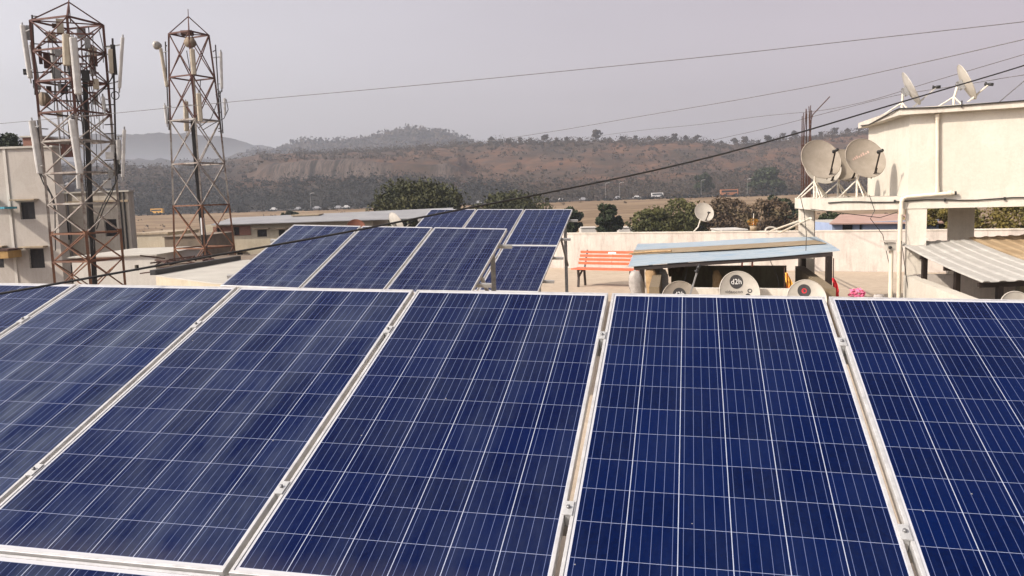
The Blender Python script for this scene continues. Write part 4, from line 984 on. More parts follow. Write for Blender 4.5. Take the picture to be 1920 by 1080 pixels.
# ------------------------------------------------------------------ lattice towers
def tower(name, label, c, view, levels, halfs, bands, apex, rod, D, leg_w=.085, br_w=.04):
    o = thing(name, label, 'tower', (c.x, c.y, TOWN)); mm = m_tower(name+'_paint', [(z-TOWN, col) for z, col in bands])
    v = V((view.x, view.y, 0)).normalized(); pr = V((v.y, -v.x, 0))
    dirs = [-pr, -v, pr, v]
    cc = V((c.x, c.y, 0)); node = lambda i, k: cc+dirs[k]*halfs[i]+V((0, 0, levels[i]))
    nL = len(levels)
    for k in range(4):
        mb = MB(); pts = [node(i, k) for i in range(nL)]
        for a, b in zip(pts, pts[1:]): mb.bar(a, b+(b-a).normalized()*.0, leg_w, leg_w, dirs[k])
        obj('leg', mb, mm, o)
    for i in range(nL):
        mb = MB()
        for k in range(4):
            a, b = node(i, k), node(i, (k+1) % 4); mb.bar(a, b, br_w, br_w*1.6)
        if i % 2 == 0: mb.bar(node(i, 0), node(i, 2), br_w, br_w)
        obj('ring', mb, mm, o)
    for i in range(nL-1):
        mb = MB()
        for k in range(4):
            k2 = (k+1) % 4
            a0, b0, a1, b1 = node(i, k), node(i, k2), node(i+1, k), node(i+1, k2)
            off = (dirs[k]+dirs[k2])*.015
            mb.bar(a0+off, b1+off, br_w, br_w*.8); mb.bar(b0-off, a1-off, br_w, br_w*.8)
        obj('bracing', mb, mm, o)
    mb = MB()
    for k in range(4): mb.bar(node(0, k), apex, br_w, br_w)
    mb.tube([V((apex.x, apex.y, levels[0])), apex, rod], .018, 6); obj('spire', mb, mm, o)
    return o, node, mm
def vdir(px): a = P(px, 400, 1); return V((a.x, a.y, 0)).normalized()
RED, WHT, ORG = (.088, .036, .028), (.30, .28, .25), (.175, .080, .042)
D1 = 30; v1 = vdir(144); c1 = P(146, 265, D1)
ys = [42, 98, 155, 213, 266, 325, 382, 437, 488]; lv = [P(146, y, D1).z for y in ys]
while lv[-1] > TOWN+1.4: lv.append(lv[-1]-1.08)
lv[-1] = TOWN
zb1 = P(146, 222, D1).z; zb2 = P(146, 434, D1).z
t1, node1, tm1 = tower('cell_tower', 'nearer and bulkier lattice telecom tower, crowded with antennas', c1, v1, lv, [1.15]*len(lv),
    [(TOWN, ORG), (zb2, WHT), (zb1, RED), (lv[0]+3, RED)], P(129, 4, D1), P(129, -2, D1), D1)
def antenna(o, px0, y0, px1, y1, wpx, D, m_='antenna', pole=True, toward=None, cap=True, name='panel_antenna'):
    """sector antenna between two pixels at depth D, with its pole and clamps reaching back to the tower"""
    a, b = P(px0, y0, D), P(px1, y1, D); w_ = wpx*D/FPX; vw = vdir(px0); rt = V((vw.y, -vw.x, 0)); d = (b-a).normalized()
    mb = MB(); n = 10; prof = []
    for s, sc_ in ((0, .82), (.015, 1), (.985, 1), (1, .82)):
        p = a+(b-a)*s
        prof.append([p+rt*(w_/2*sc_*math.copysign(abs(math.cos(t))**.6, math.cos(t)))+vw*(w_*.38*sc_*math.copysign(abs(math.sin(t))**.6, math.sin(t))) for t in [2*math.pi*j/n for j in range(n)]])
    vs = [q for r_ in prof for q in r_]; fs = [(i*n+j, i*n+(j+1) % n, (i+1)*n+(j+1) % n, (i+1)*n+j) for i in range(3) for j in range(n)]+[tuple(range(n))[::-1], tuple(range(3*n, 4*n))]
    mb.add(vs, fs, False); an = obj(name, mb, M[m_], o)
    if pole:
        mp = MB(); off = vw*(w_*.38+.10); pa, pb = a+off-d*.12, b+off+d*.15; mp.tube([pa, pb], .028, 7)
        for s in (.12, .85):
            q = a+(b-a)*s; mp.bar(q+vw*w_*.36, q+off, .07, .05); tq = V(toward) if toward is not None else None
            if tq is not None: mp.bar(q+off, V((tq.x, tq.y, (q+off).z)), .035, .035)
        obj('mount_pole', mp, M['galv'], an)
    return an
Lp, Np, Rp, Bp = (node1(3, k) for k in range(4))
antenna(t1, 42, 47, 57, 147, 9, D1-.2, toward=Lp); antenna(t1, 58, 84, 73, 168, 8, D1+.2, 'galv', toward=Lp)
antenna(t1, 123.5, 64, 125.5, 123, 13, D1-1.6, 'antenna_cream', toward=Np); antenna(t1, 137, 70, 147, 177, 13, D1-1.7, toward=Np)
antenna(t1, 230, 70, 224, 165, 6, D1-.2, toward=Rp); antenna(t1, 208, 92, 210, 138, 9, D1, 'antenna_cream', toward=Rp)
antenna(t1, 169, 85, 172, 132, 7, D1+1.2, toward=Bp); antenna(t1, 100, 92, 103, 150, 11, D1+1.3, toward=Bp); antenna(t1, 193, 181, 196, 206, 6, D1, toward=Rp)
antenna(t1, 60, 226, 76, 326, 12, D1-.2, toward=Lp); antenna(t1, 134, 224, 150, 326, 12, D1-1.6, toward=Np); antenna(t1, 146, 328, 148, 354, 7, D1-1.5, pole=False)
antenna(t1, 233, 243, 230, 332, 6, D1-.2, toward=Rp); antenna(t1, 222, 262, 224, 300, 9, D1, toward=Rp)
for px, y0, y1, wpx, dd, m_ in ((72, 240, 318, 11, .25, 'tank_black'), (54, 48, 75, 9, .1, 'galv'), (213, 84, 140, 8, .15, 'tank_black'), (205, 285, 298, 14, -.1, 'antenna'), (88, 100, 128, 12, .1, 'rust'), (96, 60, 80, 14, .5, 'antenna_cream'), (112, 36, 62, 12, .4, 'antenna_cream'), (112, 345, 362, 13, -.2, 'bus_white'), (201, 338, 353, 13, .2, 'bus_white'), (160, 132, 152, 13, -.6, 'tank_black'), (128, 100, 120, 22, .9, 'galv'), (105, 128, 146, 14, .3, 'galv'), (75, 88, 120, 6, .2, 'rust'), (209, 96, 136, 10, .3, 'galv'), (214, 272, 292, 13, .1, 'antenna'), (221, 300, 326, 8, .2, 'tank_black'), (207, 318, 334, 9, .2, 'galv'), (66, 150, 166, 8, .2, 'tank_black'), (50, 130, 140, 12, .2, 'tank_black'), (178, 176, 196, 9, .3, 'galv'), (120, 158, 176, 12, .6, 'tank_black'), (152, 52, 72, 15, 1.0, 'galv')):
    a, b = P(px, y0, D1+dd), P(px+1, y1, D1+dd); w_ = wpx*D1/FPX; mb = MB(); mb.box((a+b)/2, (w_, w_*.7, (a-b).length), (V((v1.y, -v1.x, 0)), v1, V((0, 0, 1)))); obj('equipment_box', mb, M[m_], t1)
c = P(84, 186, D1-.3); f_ = (V((-.5, -.8, .0))).normalized(); ax = (V((f_.y, -f_.x, 0)), V((0, 0, 1)), f_)
mb = MB(); mb.lathe(c, [(.001, -.18), (.12, -.17), (.24, -.05), (.25, .10), (.245, .11), (.001, .13)], 20, ax); obj('microwave_drum', mb, M['tarp'], t1)
mb = MB()
for i in range(5):
    o_ = V((v1.y, -v1.x, 0))*(i-2)*.034
    mb.tube([P(157+2, 140, D1+.5)+o_, P(164, 260, D1+.5)+o_, P(170, 400, D1+.5)+o_, P(178, 535, D1+.5)+o_, P(186, 700, D1+.5)+o_], .024, 6)
obj('feeder_cable', mb, M['cable'], t1)
mb = MB(); mb.tube([P(211, 72, D1), P(214, 160, D1), P(218, 330, D1)], .035, 7)
for y in (86, 166, 196, 233, 250, 300): mb.bar(P(214, y, D1), P(196, y+1, D1), .035, .035)
obj('antenna_mast', mb, M['dark_steel'], t1)
mb = MB(); mb.tube([P(60, 28, D1), P(64, 100, D1), P(66, 178, D1)], .03, 7); mb.tube([P(71, 226, D1), P(76, 280, D1)], .03, 7)
for x0, y, x1 in ((60, 30, 72), (62, 82, 78), (45, 135, 80), (62, 162, 84), (71, 241, 90), (74, 272, 92)): mb.bar(P(x0, y, D1), P(x1, y+1, D1), .035, .035)
obj('antenna_mast', mb, M['dark_steel'], t1)
for pl_ in ([(216, 330), (216, 345), (205, 362), (192, 385), (178, 420), (176, 470)], [(221, 300), (220, 335), (208, 365), (194, 392), (181, 430)], [(74, 326), (82, 345), (96, 365), (103, 395), (104, 470)], [(78, 326), (88, 348), (100, 372), (106, 400)], [(150, 178), (156, 215), (158, 300), (165, 420)], [(128, 124), (134, 160), (150, 200), (158, 260)], [(213, 140), (206, 152), (196, 165), (172, 190)], [(150, 326), (154, 350), (160, 420), (168, 500)], [(70, 170), (80, 195), (110, 215), (150, 225)]):
    mb = MB(); mb.tube([P(x, y, D1-.1) for x, y in pl_], .022, 5); obj('jumper_cable', mb, M['cable'], t1)
mb = MB(); cc_ = P(216, 179, D1); mb.tube([cc_+V((.14*math.cos(a), .0, .14*math.sin(a))) for a in np.linspace(0, 6.283, 17)], .018, 5); obj('cable_loop', mb, M['cable'], t1)
for i in range(10):                                   # thin pipes and ladder rungs inside the shaft of the tower
    mb = MB(); x = 100+8.5*i; s = rng.uniform(.0, 1.2); mb.tube([P(x, 50+rng.uniform(0, 60), D1+s), P(x+14, 215+rng.uniform(0, 110), D1+s)], rng.uniform(.012, .024), 5); obj('conduit', mb, M['rust'] if i % 3 else M['galv'], t1)
rt_ = random.Random(31)
for i in range(26):
    x = rt_.uniform(92, 188); y0 = rt_.uniform(40, 190); h = rt_.uniform(40, 140); s = rt_.uniform(-.8, 1.1); k = V((0, 0, 0))
    mb = MB(); mb.tube([P(x, y0, D1+s), P(x+rt_.uniform(-6, 12), y0+h*.5, D1+s), P(x+h*.08+rt_.uniform(-4, 4), y0+h, D1+s)], rt_.uniform(.010, .022), 5); obj('jumper_cable', mb, M['cable'] if i % 2 else M['rust'], t1)
for i in range(16):
    x = rt_.uniform(88, 186); y = rt_.uniform(40, 215); wpx = rt_.uniform(5, 13); hp = rt_.uniform(6, 20); s = rt_.uniform(-.7, 1.0)
    q = P(x, y, D1+s); mb = MB(); mb.box(q, (wpx*D1/FPX, .2, hp*D1/FPX), (V((v1.y, -v1.x, 0)), v1, V((0, 0, 1)))); obj('equipment_box', mb, M[rt_.choice(['tank_black', 'rust', 'galv', 'antenna_cream', 'rust'])], t1)
for y, x0, x1 in ((62, 84, 176), (78, 78, 140), (118, 84, 160), (135, 80, 185), (172, 90, 180), (188, 84, 150)):
    mb = MB(); mb.bar(P(x0, y, D1+.3), P(x1, y+2, D1+.6), .04, .06); obj('crossarm', mb, tm1, t1)
# second tower
D2 = 42; v2 = vdir(375); c2 = P(376, 360, D2)
ys = [64, 145.5, 226.5, 307.5, 385, 464]; hf = [34, 39, 42.7, 45.6, 48.6, 52.5]
lv = [P(372, y, D2).z for y in ys]; hf = [h*D2/FPX for h in hf]
while lv[-1] > TOWN+2.2: lv.append(lv[-1]-2.15); hf.append(hf[-1]+.11)
lv[-1] = TOWN
t2, node2, tm2 = tower('cell_tower', 'slimmer tapering lattice telecom tower with a pointed top', c2, v2, lv, hf,
    [(TOWN, ORG), (P(372, 386, D2).z, WHT), (P(372, 226, D2).z, RED), (lv[0]+4, RED)], P(353, 31, D2), P(352.5, 17, D2), D2, .085, .045)
Lq, Nq, Rq, Bq = (node2(1, k) for k in range(4))
antenna(t2, 301, 90, 313, 163, 6, D2, 'antenna_cream', toward=Lq); antenna(t2, 414, 97, 416, 166, 5, D2, toward=Rq); antenna(t2, 309, 197, 313, 232, 5, D2, toward=Lq)
antenna(t2, 421, 184, 422, 216, 4, D2, pole=False); antenna(t2, 348, 190, 350, 246, 9, D2+1.0, 'antenna_cream', toward=Bq); antenna(t2, 372, 175, 376, 228, 9, D2-1.2, 'antenna_cream', toward=Nq); antenna(t2, 360, 92, 364, 140, 9, D2-1.0, 'antenna_cream', toward=Nq)
c = P(357, 80, D2-.8); ax = (V((1, 0, 0)), V((0, 0, 1)), V((-.2, -1, 0)).normalized()); mb = MB(); mb.lathe(c, [(.001, -.2), (.2, -.18), (.26, .0), (.26, .12), (.001, .16)], 18, ax); obj('microwave_drum', mb, M['tarp'], t2)
c = P(297, 85, D2); ax = (V((.3, .9, 0)).normalized(), V((0, 0, 1)), V((-.95, -.3, 0)).normalized()); mb = MB(); mb.lathe(c, [(.001, -.1), (.10, -.1), (.20, .02), (.21, .13), (.19, .13), (.11, .03), (.001, .02)], 18, ax); obj('microwave_drum', mb, M['dish_grey'], t2)
a, b = P(350, 58, D2-.4), P(352, 66, D2-.4); mb = MB(); mb.box((a+b)/2, (.55, .3, .22)); obj('equipment_box', mb, M['rust'], t2)
mb = MB()
for i in range(5):
    o_ = V((v2.y, -v2.x, 0))*(i-2)*.05; mb.tube([P(362, 225, D2)+o_, P(368, 300, D2)+o_, P(377, 400, D2)+o_, P(387, 490, D2)+o_, P(396, 620, D2)+o_], .034, 6)
obj('feeder_cable', mb, M['cable'], t2)
for pl_ in ([(310, 78), (313, 160), (317, 244)], [(404, 84), (409, 165), (414, 250)], [(412, 170), (418, 250)]):
    mb = MB(); mb.tube([P(x, y, D2) for x, y in pl_], .03, 6)
    for k in range(3):
        s = (.06, .5, .94)[k]; i0 = pl_[0]; i1 = pl_[-1]; q = P(i0[0]+(i1[0]-i0[0])*s, i0[1]+(i1[1]-i0[1])*s, D2); tq = (Lq if i0[0] < 350 else Rq); mb.bar(q, V((tq.x, tq.y, q.z)), .035, .035)
    obj('antenna_mast', mb, M['dark_steel'], t2)
for pl_ in ([(350, 95), (356, 130), (362, 180), (364, 226)], [(376, 150), (374, 190), (368, 230)], [(416, 168), (408, 190), (396, 222), (372, 240)], [(424, 186), (428, 205), (420, 222), (400, 232), (380, 244)]):
    mb = MB(); mb.tube([P(x, y, D2-.1) for x, y in pl_], .022, 5); obj('jumper_cable', mb, M['cable'], t2)
mb = MB(); mb.tube([P(357, 70, D2), P(362, 150, D2), P(368, 228, D2)], .09, 8); obj('center_pole', mb, M['antenna_cream'], t2)
mb = MB(); mb.tube([P(379, 408, D2-.3), P(381, 440, D2-.3)], .10, 8); obj('conduit', mb, M['bus_white'], t2)
# ------------------------------------------------------------------ houses
def wall_holes(mb, o, du, L, z0, z1, holes, dep=.22):
    du = V((du.x, du.y, 0)).normalized(); nn = V((du.y, -du.x, 0))
    xs = sorted({0, L, *[h[0] for h in holes], *[h[1] for h in holes]}); zs = sorted({z0, z1, *[h[2] for h in holes], *[h[3] for h in holes]})
    pt = lambda x, z, d=0: V((o.x+du.x*x, o.y+du.y*x, z))-nn*d
    for a, b in zip(xs, xs[1:]):
        for c, d in zip(zs, zs[1:]):
            if any(h[0] <= a and b <= h[1] and h[2] <= c and d <= h[3] for h in holes): continue
            mb.add([pt(a, c), pt(b, c), pt(b, d), pt(a, d)], [(0, 1, 2, 3)])
    for x0, x1, c, d in holes:
        f = [pt(x0, c), pt(x1, c), pt(x1, d), pt(x0, d)]; k = [pt(x0, c, dep), pt(x1, c, dep), pt(x1, d, dep), pt(x0, d, dep)]
        mb.add(f+k, [(0, 1, 5, 4), (1, 2, 6, 5), (2, 3, 7, 6), (3, 0, 4, 7)])
def house(name, label, pxa, pxb, ytop, D, dep, m_, wins=(), zbase=TOWN, Db=None, par=.0, m_roof='white_roof', ang=None, cat='building', grill=True):
    a = P(pxa, ytop, D); b = P(pxb, ytop, Db or D); zt = a.z; a.z = b.z = 0; du = (b-a).normalized(); L = (b-a).length; bk = V((-du.y, du.x, 0))*dep
    o = thing(name, label, cat, ((a.x+b.x)/2, (a.y+b.y)/2, zbase))
    hs = []
    for wn_ in wins:
        x0, x1, y0, y1 = wn_[:4]
        def U(px):
            r_ = P(px, 400, 1); t = r_.x/r_.y   # X/Y of the ray
            return (t*a.y-a.x)/(du.x-t*du.y)
        u0, u1 = U(x0), U(x1); dm = a.y+du.y*(u0+u1)/2
        hs.append((max(.02, u0), min(L-.02, u1), P((x0+x1)/2, y1, dm).z, P((x0+x1)/2, y0, dm).z, wn_[4] if len(wn_) > 4 else 1))
    mb = MB(); wall_holes(mb, a, du, L, zbase, zt, [h[:4] for h in hs])
    q = [a, b, b+bk, a+bk]
    for i in (1, 2, 3):
        s, e = q[i], q[(i+1) % 4]; mb.add([V((s.x, s.y, zbase)), V((e.x, e.y, zbase)), V((e.x, e.y, zt)), V((s.x, s.y, zt))], [(0, 1, 2, 3)])
    obj('wall', mb, M[m_], o)
    rm = MB()
    if par:
        rm.poly_prism([(p.x, p.y) for p in (a-du*.12+V((du.y, -du.x, 0))*.12, b+du*.12+V((du.y, -du.x, 0))*.12, b+bk+du*.12, a+bk-du*.12)], zt+.003, zt+par)
    else: rm.add([V((p.x, p.y, zt-.002)) for p in q], [(0, 1, 2, 3)])
    obj('roof', rm, M[m_roof], o)
    nn = V((du.y, -du.x, 0))
    for u0, u1, z0, z1, sh in hs:
        p0 = a+du*((u0+u1)/2)-nn*.2; gm = MB(); gm.box((p0.x, p0.y, (z0+z1)/2), (u1-u0, .02, z1-z0), (du, nn, V((0, 0, 1))))
        wq = obj('window', gm, M['hole'], o)
        if grill and (u1-u0) > .5:
            g = MB()
            for k in range(1, 4): x = u0+(u1-u0)*k/4; p = a+du*x-nn*.1; g.bar((p.x, p.y, z0), (p.x, p.y, z1), .02, .02, (1, 0, 0))
            for k in range(1, 4): z = z0+(z1-z0)*k/4; p = a+du*u0-nn*.1; e = a+du*u1-nn*.1; g.bar((p.x, p.y, z), (e.x, e.y, z), .02, .02)
            obj('grille', g, M['dark_steel'], wq)
        if sh:
            s = MB(); p = a+du*((u0+u1)/2)+nn*.24; s.box((p.x, p.y, z1+.14), (u1-u0+.55, .50, .09), (du, nn, V((0, 0, 1)))); obj('sunshade', s, M['chajja'], o)
    return o, a, du, L, zt, nn
hA, aA, dA, LA, zA, nA = house('apartment_house', 'tall grey plastered house behind the left tower with shaded windows', -110, 97, 283, 48, .9, 'bwall_grey', [(38, 66, 379, 411), (46, 75, 467, 503), (-40, -10, 379, 411), (-32, -2, 467, 503)], par=.12)
mb = MB(); mb.bar(aA+dA*(LA-2.75)+V((0, 0, TOWN)), aA+dA*(LA-2.75)+V((0, 0, zA)), .16, .12, nA); obj('corner_strip', mb, M['bwall_white'], hA)
p = P(4, 390, 47.2); mb = MB(); mb.box(p, (1.0, 1.2, .12), (dA, nA, V((0, 0, 1)))); obj('awning', mb, M['teal'], hA)
p = P(2, 477, 47.2); mb = MB(); mb.box(p, (1.6, 1.3, .42), (dA, nA, V((0, 0, 1)))); obj('balcony', mb, M['yellow_band'], hA)
p = P(2, 468, 47.2); mb = MB(); mb.box(p, (1.7, 1.4, .1), (dA, nA, V((0, 0, 1)))); obj('balcony_rail', mb, M['rust'], hA)
hB, aB, dB, LB, zB, nB = house('apartment_house', 'stained beige house with dark windows right behind the nearer tower', 99, 240, 364, 51, .7, 'bwall_dark', [(107, 131, 414, 450, 0), (194, 217, 411, 443, 0), (113, 138, 497, 531, 0), (160, 176, 418, 446, 0)], par=.10)
mb = MB(); p = aB+dB*.02+nB*.05; mb.b2((0, 0, 0), (0, 0, 0)) if 0 else mb.bar(aB+dB*.1+nB*.06+V((0, 0, zB-.55)), aB+dB*LB+nB*.06+V((0, 0, zB-.55)), .10, .14); obj('ledge', mb, M['chajja'], hB)
for x in (.55, .9, LB-.25, LB-.5):
    mb = MB(); p = aB+dB*x+nB*.07; mb.tube([V((p.x, p.y, TOWN)), V((p.x, p.y, zB))], .055, 7); obj('down_pipe', mb, M['tank_black'] if x > 2 else M['cable_grey'], hB)
def water_tank(px, y0, y1, D, wpx, m_, label):
    t = P(px, y0, D); b = P(px, y1, D); w_ = wpx*D/FPX/2; H = t.z-b.z; o = thing('water_tank', label, 'water tank', b)
    mb = MB(); pr = [(.001, 0), (w_, 0)]
    for k in range(1, 7): pr += [(w_, H*.8*k/7-.03), (w_*1.03, H*.8*k/7), (w_, H*.8*k/7+.03)]
    pr += [(w_, H*.8), (w_*.45, H*.95), (.001, H*.95)]; mb.lathe(b, pr, 18); obj('barrel', mb, m_, o)
    mb = MB(); mb.lathe(b+V((0, 0, H*.952)), [(.001, 0), (w_*.42, 0), (w_*.42, H*.05), (.001, H*.06)], 14); obj('lid', mb, m_, o)
water_tank(112, 336, 364, 52.4, 18, M['bwall_white'], 'pale round water tank on the stained beige house')
water_tank(131, 342, 364, 53, 18, M['car_grey'], 'dark grey water tank beside the pale one')
house('brick_penthouse', 'small brick room on the roof of the tall grey house', 42, 75, 258, 55, 4, 'brick', par=.1, zbase=zA+.13)
house('low_house', 'low whitewashed building in front of the stained beige house', 134, 292, 484, 40, 7, 'bwall_white', [(244, 252, 497, 508, 0)], par=.06)
house('low_house', 'cream two storey house right of the nearer tower', 246, 313, 441, 78, 8, 'bwall_cream', [(251, 257, 469, 478, 0), (281, 294, 467, 478, 1), (299, 307, 468, 478, 0)], par=.18, m_roof='chajja')
hT = house('tarp_shelter', 'brown tarpaulin covered shelter behind the slim tower', 308, 384, 445, 66, 7, 'tarp', [], par=.08, m_roof='tarp')
hL, aL, dL, LL, zL, nL_ = house('long_building', 'long cream building with grey sheet roof beyond the slim tower', 384, 700, 422, 76, 9, 'bwall_cream', [(404, 415, 427, 441, 0), (436, 448, 426, 441, 0), (480, 498, 431, 444, 1), (520, 532, 431, 444, 1), (403, 420, 477, 495, 0), (439, 450, 474, 488, 1), (459, 464, 476, 488, 0), (490, 503, 476, 490, 1)])
mb = MB(); wall_holes(mb, P(397, 400, 75.94), dL, (P(468, 400, 75.94)-P(397, 400, 75.94)).length, P(430, 442, 76).z, P(430, 424, 76).z, [((P(404, 0, 76)-P(397, 0, 76)).length, (P(415, 0, 76)-P(397, 0, 76)).length, P(430, 441, 76).z, P(430, 427, 76).z), ((P(436, 0, 76)-P(397, 0, 76)).length, (P(448, 0, 76)-P(397, 0, 76)).length, P(430, 441, 76).z, P(430, 426, 76).z)], .06); obj('brick_panel', mb, M['brick'], hL)
mb = MB(); e0, e1 = P(396, 421, 75.2), P(850, 421, 75.2); r0, r1 = P(434, 408, 83), P(850, 402, 83); r1.z = r0.z+.3; e1.z = e0.z
q = [e0, e1, r1, r0]; mb.hexa([v-V((0, 0, .08)) for v in q], q); obj('sheet_roof', mb, M['grey_roof'], hL)
o = house('roof_cabin', 'small shaded cabin on the long grey roof', 548, 596, 405, 80, 2, 'bwall_dark', [(556, 564, 409, 414, 0), (572, 586, 409, 414, 0)], par=.12, m_roof='chajja', zbase=zL-.4)
# pale annexe roof beside our terrace
zan = P(300, 518, 22).z
A_, B_, C_, D_ = PZ(292, 518, zan), PZ(452, 489, zan), V((-5.95, 26.6, 0)), V((-6.3, 18.6, 0))
an = thing('annexe', 'pale flat annexe roof with dark rim left of the middle panels', 'building', ((A_.x+C_.x)/2, 22, TOWN))
E_ = PZ(395, 532, zan)
mb = MB(); mb.poly_prism([(p.x, p.y) for p in (A_, E_, D_, C_, B_)], TOWN, zan); obj('wall', mb, M['bwall_cream'], an)
mb = MB(); mb.poly_prism([(p.x, p.y) for p in (A_, E_, D_, C_, B_)], zan+.002, zan+.03); obj('roof', mb, M['white_roof'], an)
mb = MB(); d = (B_-A_).normalized(); mb.wall(A_, B_, zan+.031, zan+.17, .16, 1); obj('rim', mb, M['tank_black'], an)
# scrap lying behind the annexe
r = random.Random(4); mb = MB()
for i in range(60):
    p = P(r.uniform(300, 400), r.uniform(484, 512), 37+r.uniform(-2, 2)); mb.bar(p, p+V((r.uniform(-1.2, 1.2), r.uniform(-.5, .5), r.uniform(-.3, .2))), .06, .06)
sl_ = MB(); q = [P(290, 515, 36), P(420, 505, 36), P(420, 498, 44), P(290, 500, 44)]
z_ = min(v.z for v in q); house('scrap_shed', 'dark low roof piled with scrap between the slim tower and the annexe', 292, 436, 500, 36, 6, 'bwall_dark', [], par=.05, m_roof='tarp')
stuff('scrap', mb, M['rust'], 'rusty rods and planks lying on the dark low roof', 'scrap')
# houses and huts beyond the parapet on the right
hP, aP, dP, LP_, zP, nP = house('low_house', 'blue walled house with pinkish roof seen through the porch', 1560, 1760, 418, 62, 7, 'blue_wall', [(1580, 1600, 419, 432, 0), (1612, 1618, 421, 431, 0)])
mb = MB(); e0, e1, r1, r0 = P(1555, 418.5, 61.4), P(1770, 416.5, 61.4), P(1770, 400, 68), P(1575, 402, 68); q = [e0, e1, r1, r0]; mb.hexa([v-V((0, 0, .1)) for v in q], q); obj('sheet_roof', mb, M['pink_roof'], hP)
for x0, x1, y, D, lb in ((1355, 1400, 433, 88, 'small pale tin hut roof below the parapet dish'), (1090, 1118, 428, 150, 'small hut at the edge of the dry field, left of the lone tree'), (1160, 1196, 428, 150, 'pale shed roof right of the lone tree')):
    house('tin_hut', lb, x0, x1, y, D, 5, 'bwall_white', [], par=.12, m_roof='bwall_white', cat='hut')
# rusty and white dishes on neighbouring roofs
c = P(742, 420, 26); dish('pale grey satellite dish peeping over the middle panel row', c, .36, (.75, .62), R(24), (c.x, c.y-.3, c.z-1.2), legs=False, m_='dish_grey', arm_m='pole_white', group='dishes behind the middle panels')
c = P(668, 430, 30); dish('rust brown satellite dish top behind the middle panel row', c, .36, (.3, -.9), R(24), (c.x, c.y+.3, c.z-1.2), legs=False, m_='dish_rust', group='dishes behind the middle panels')
# ------------------------------------------------------------------ cables across the picture
def wire(label, A, DA, B, DB, px_pts, r_, m_, jitter=0):
    a, b = P(A[0], A[1], DA), P(B[0], B[1], DB); nn = V((-(b-a).y, (b-a).x, 0)).normalized(); pts = [a]
    def hit(x, y):
        d = P(x, y, 1)-V((0, 0, EYE)); t = a.dot(nn)/d.dot(nn); return V((d.x*t, d.y*t, EYE+d.z*t))
    xs = [A]+list(px_pts)+[B]; n = 60
    for i in range(1, n):       # smooth sag through the given points
        x = A[0]+(B[0]-A[0])*i/n; y = 0
        y = np.interp(x, [p[0] for p in xs], [p[1] for p in xs]); pts.append((x, y))
    ysm = [A[1]]+[p[1] for p in pts[1:]]+[B[1]]
    for _ in range(6): ysm = [ysm[0]]+[(ysm[i-1]+2*ysm[i]+ysm[i+1])/4 for i in range(1, n)]+[ysm[-1]]
    P3 = [a]+[hit(pts[i][0], ysm[i]) for i in range(1, n)]+[b]
    mb = MB(); mb.tube(P3, r_, 6); solo('overhead_cable', mb, m_, label, 'cable')
wire('thick black cable crossing in front of the middle panels and ridge', (-120, 571), 4.0, (2050, 80), 8.6, [(0, 551), (240, 508), (430, 474), (560, 452), (690, 428), (870, 391), (1000, 367), (1200, 326), (1350, 291), (1500, 249), (1690, 191), (1920, 124)], .0068, M['cable'])
wire('topmost thin wire crossing the whole sky', (-100, 240), 24, (2050, 25), 13, [(0, 232), (230, 211), (430, 191), (660, 171), (900, 149), (1130, 126), (1350, 104), (1600, 76), (1920, 41)], .0075, M['cable_grey'])
wire('second thin wire sinking behind the ridge crest', (820, 282), 40, (2050, 42), 13, [(920, 264), (1060, 243), (1200, 218), (1380, 188), (1560, 155), (1750, 113), (1920, 74)], .0085, M['cable_grey'])
wire('thin sagging wire from the ridge to behind the roof dishes', (1100, 258), 40, (2050, 62), 14.6, [(1200, 244), (1320, 233), (1430, 217), (1550, 207), (1640, 187), (1740, 155), (1920, 102)], .008, M['cable_grey'])
wire('lowest thin wire passing behind both roof dishes', (1340, 262), 30, (2050, 125), 14.8, [(1450, 238), (1560, 209), (1680, 178), (1800, 160), (1920, 140)], .008, M['cable_grey'])
wire('stay wire rising from the room roof edge at far right', (1868, 196), 14.2, (2050, 40), 14.4, [(1920, 152)], .008, M['cable_grey'])
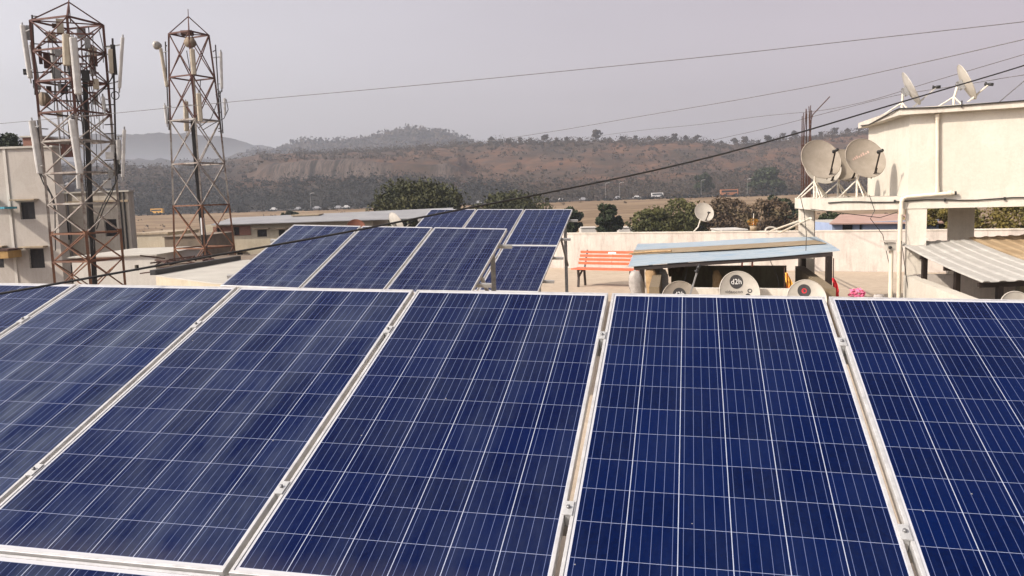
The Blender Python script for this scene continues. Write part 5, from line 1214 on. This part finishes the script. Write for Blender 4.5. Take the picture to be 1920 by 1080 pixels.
# ------------------------------------------------------------------ highway traffic and lamps
def vehicle(kind, label, px, D, L, H, W, m_, group):
    X = (px-960)/FPX*D; z = terrain_z(X, D)+.26; o = thing(kind, label, kind.split('_')[-1], (X, D, z), group)
    mb = MB(); z0 = z+.45
    if H > 2.2:
        mb.b2((X-L/2, D-W/2, z0), (X+L/2, D+W/2, z+H)); obj('body', mb, m_, o)
        g = MB(); g.b2((X-L/2+.3, D-W/2-.02, z+H*.55), (X+L/2-.6, D-W/2-.001, z+H*.83)); obj('window_band', g, M['glass_dark'], o)
    else:
        y0, y1 = D-W/2, D+W/2; mb.b2((X-L/2, y0, z+.3), (X+L/2, y1, z+.8)); mb.hexa([V((X-L*.33, y0, z+.802)), V((X+L*.30, y0, z+.802)), V((X+L*.30, y1, z+.802)), V((X-L*.33, y1, z+.802))], [V((X-L*.22, y0+.1, z+H)), V((X+L*.18, y0+.1, z+H)), V((X+L*.18, y1-.1, z+H)), V((X-L*.22, y1-.1, z+H))]); obj('body', mb, m_, o)
    for sx in (-.32, .32):
        wm = MB(); r_ = .42 if H > 2.2 else .31; wm.lathe((X+L*sx, D-W/2-.01, z+r_), [(.001, 0), (r_, 0), (r_, .25), (.001, .25)], 12, (V((1, 0, 0)), V((0, 0, 1)), V((0, 1, 0)))); obj('wheel', wm, M['tyre'], o)
    return o
vehicle('white_bus', 'white bus on the highway below the ridge, right half', 1236, 431, 6.0, 2.6, 2.2, M['bus_white'], 'vehicles on the highway')
vehicle('orange_truck', 'orange truck on the highway left of the big dark tree', 1370, 429, 9.0, 3.4, 2.5, M['bus_orange'], 'vehicles on the highway')
vehicle('yellow_bus', 'yellow bus on the highway seen left of the slim tower', 304, 428, 6.2, 2.8, 2.3, M['bus_yellow'], 'vehicles on the highway')
sk = random.Random(9)
for i, px in enumerate([521, 566, 604, 640, 655, 905, 1055, 1100, 1160, 1200]):
    vehicle('parked_car', 'small pale car among the traffic on the far highway', px+sk.uniform(-3, 3), sk.choice((427, 430, 434)), sk.uniform(3.4, 4.4), 1.55, 1.6, M['bus_white'] if sk.random() < .3 else M['car_grey'], 'small cars on the highway')
for px in (590, 1140, 1166, 1318, 1404):
    D = 423; X = (px-960)/FPX*D; z = terrain_z(X, D); o = thing('street_lamp', 'tall pale lamp post along the far highway', 'street lamp', (X, D, z), 'lamp posts along the highway')
    mb = MB(); mb.tube([(X, D, z), (X, D, z+8.2)], [.10, .06], 5); obj('pole', mb, M['galv'], o)
    mb = MB(); mb.tube([(X, D, z+8.2), (X+.5, D, z+8.7), (X+1.5, D, z+8.8)], .08, 5); mb.b2((X+1.5, D-.15, z+8.72), (X+2.2, D+.15, z+8.88)); obj('lamp_arm', mb, M['antenna'], o)
# ------------------------------------------------------------------ haze over the whole place
hz = MB(); hz.b2((-3300, -1200, -30), (3300, 3800, 150))
hm, hnt, hb = base_mat('haze_air'); hnt.nodes.remove(hb)
pv = N(hnt, 'ShaderNodeVolumePrincipled'); pv.inputs['Density'].default_value = .00024; pv.inputs['Color'].default_value = (.80, .86, .97, 1); pv.inputs['Anisotropy'].default_value = .15
hnt.links.new(pv.outputs[0], hnt.nodes['Material Output'].inputs['Volume'])
stuff('haze', hz, hm, 'thin grey dust haze filling the air over the valley', 'haze')
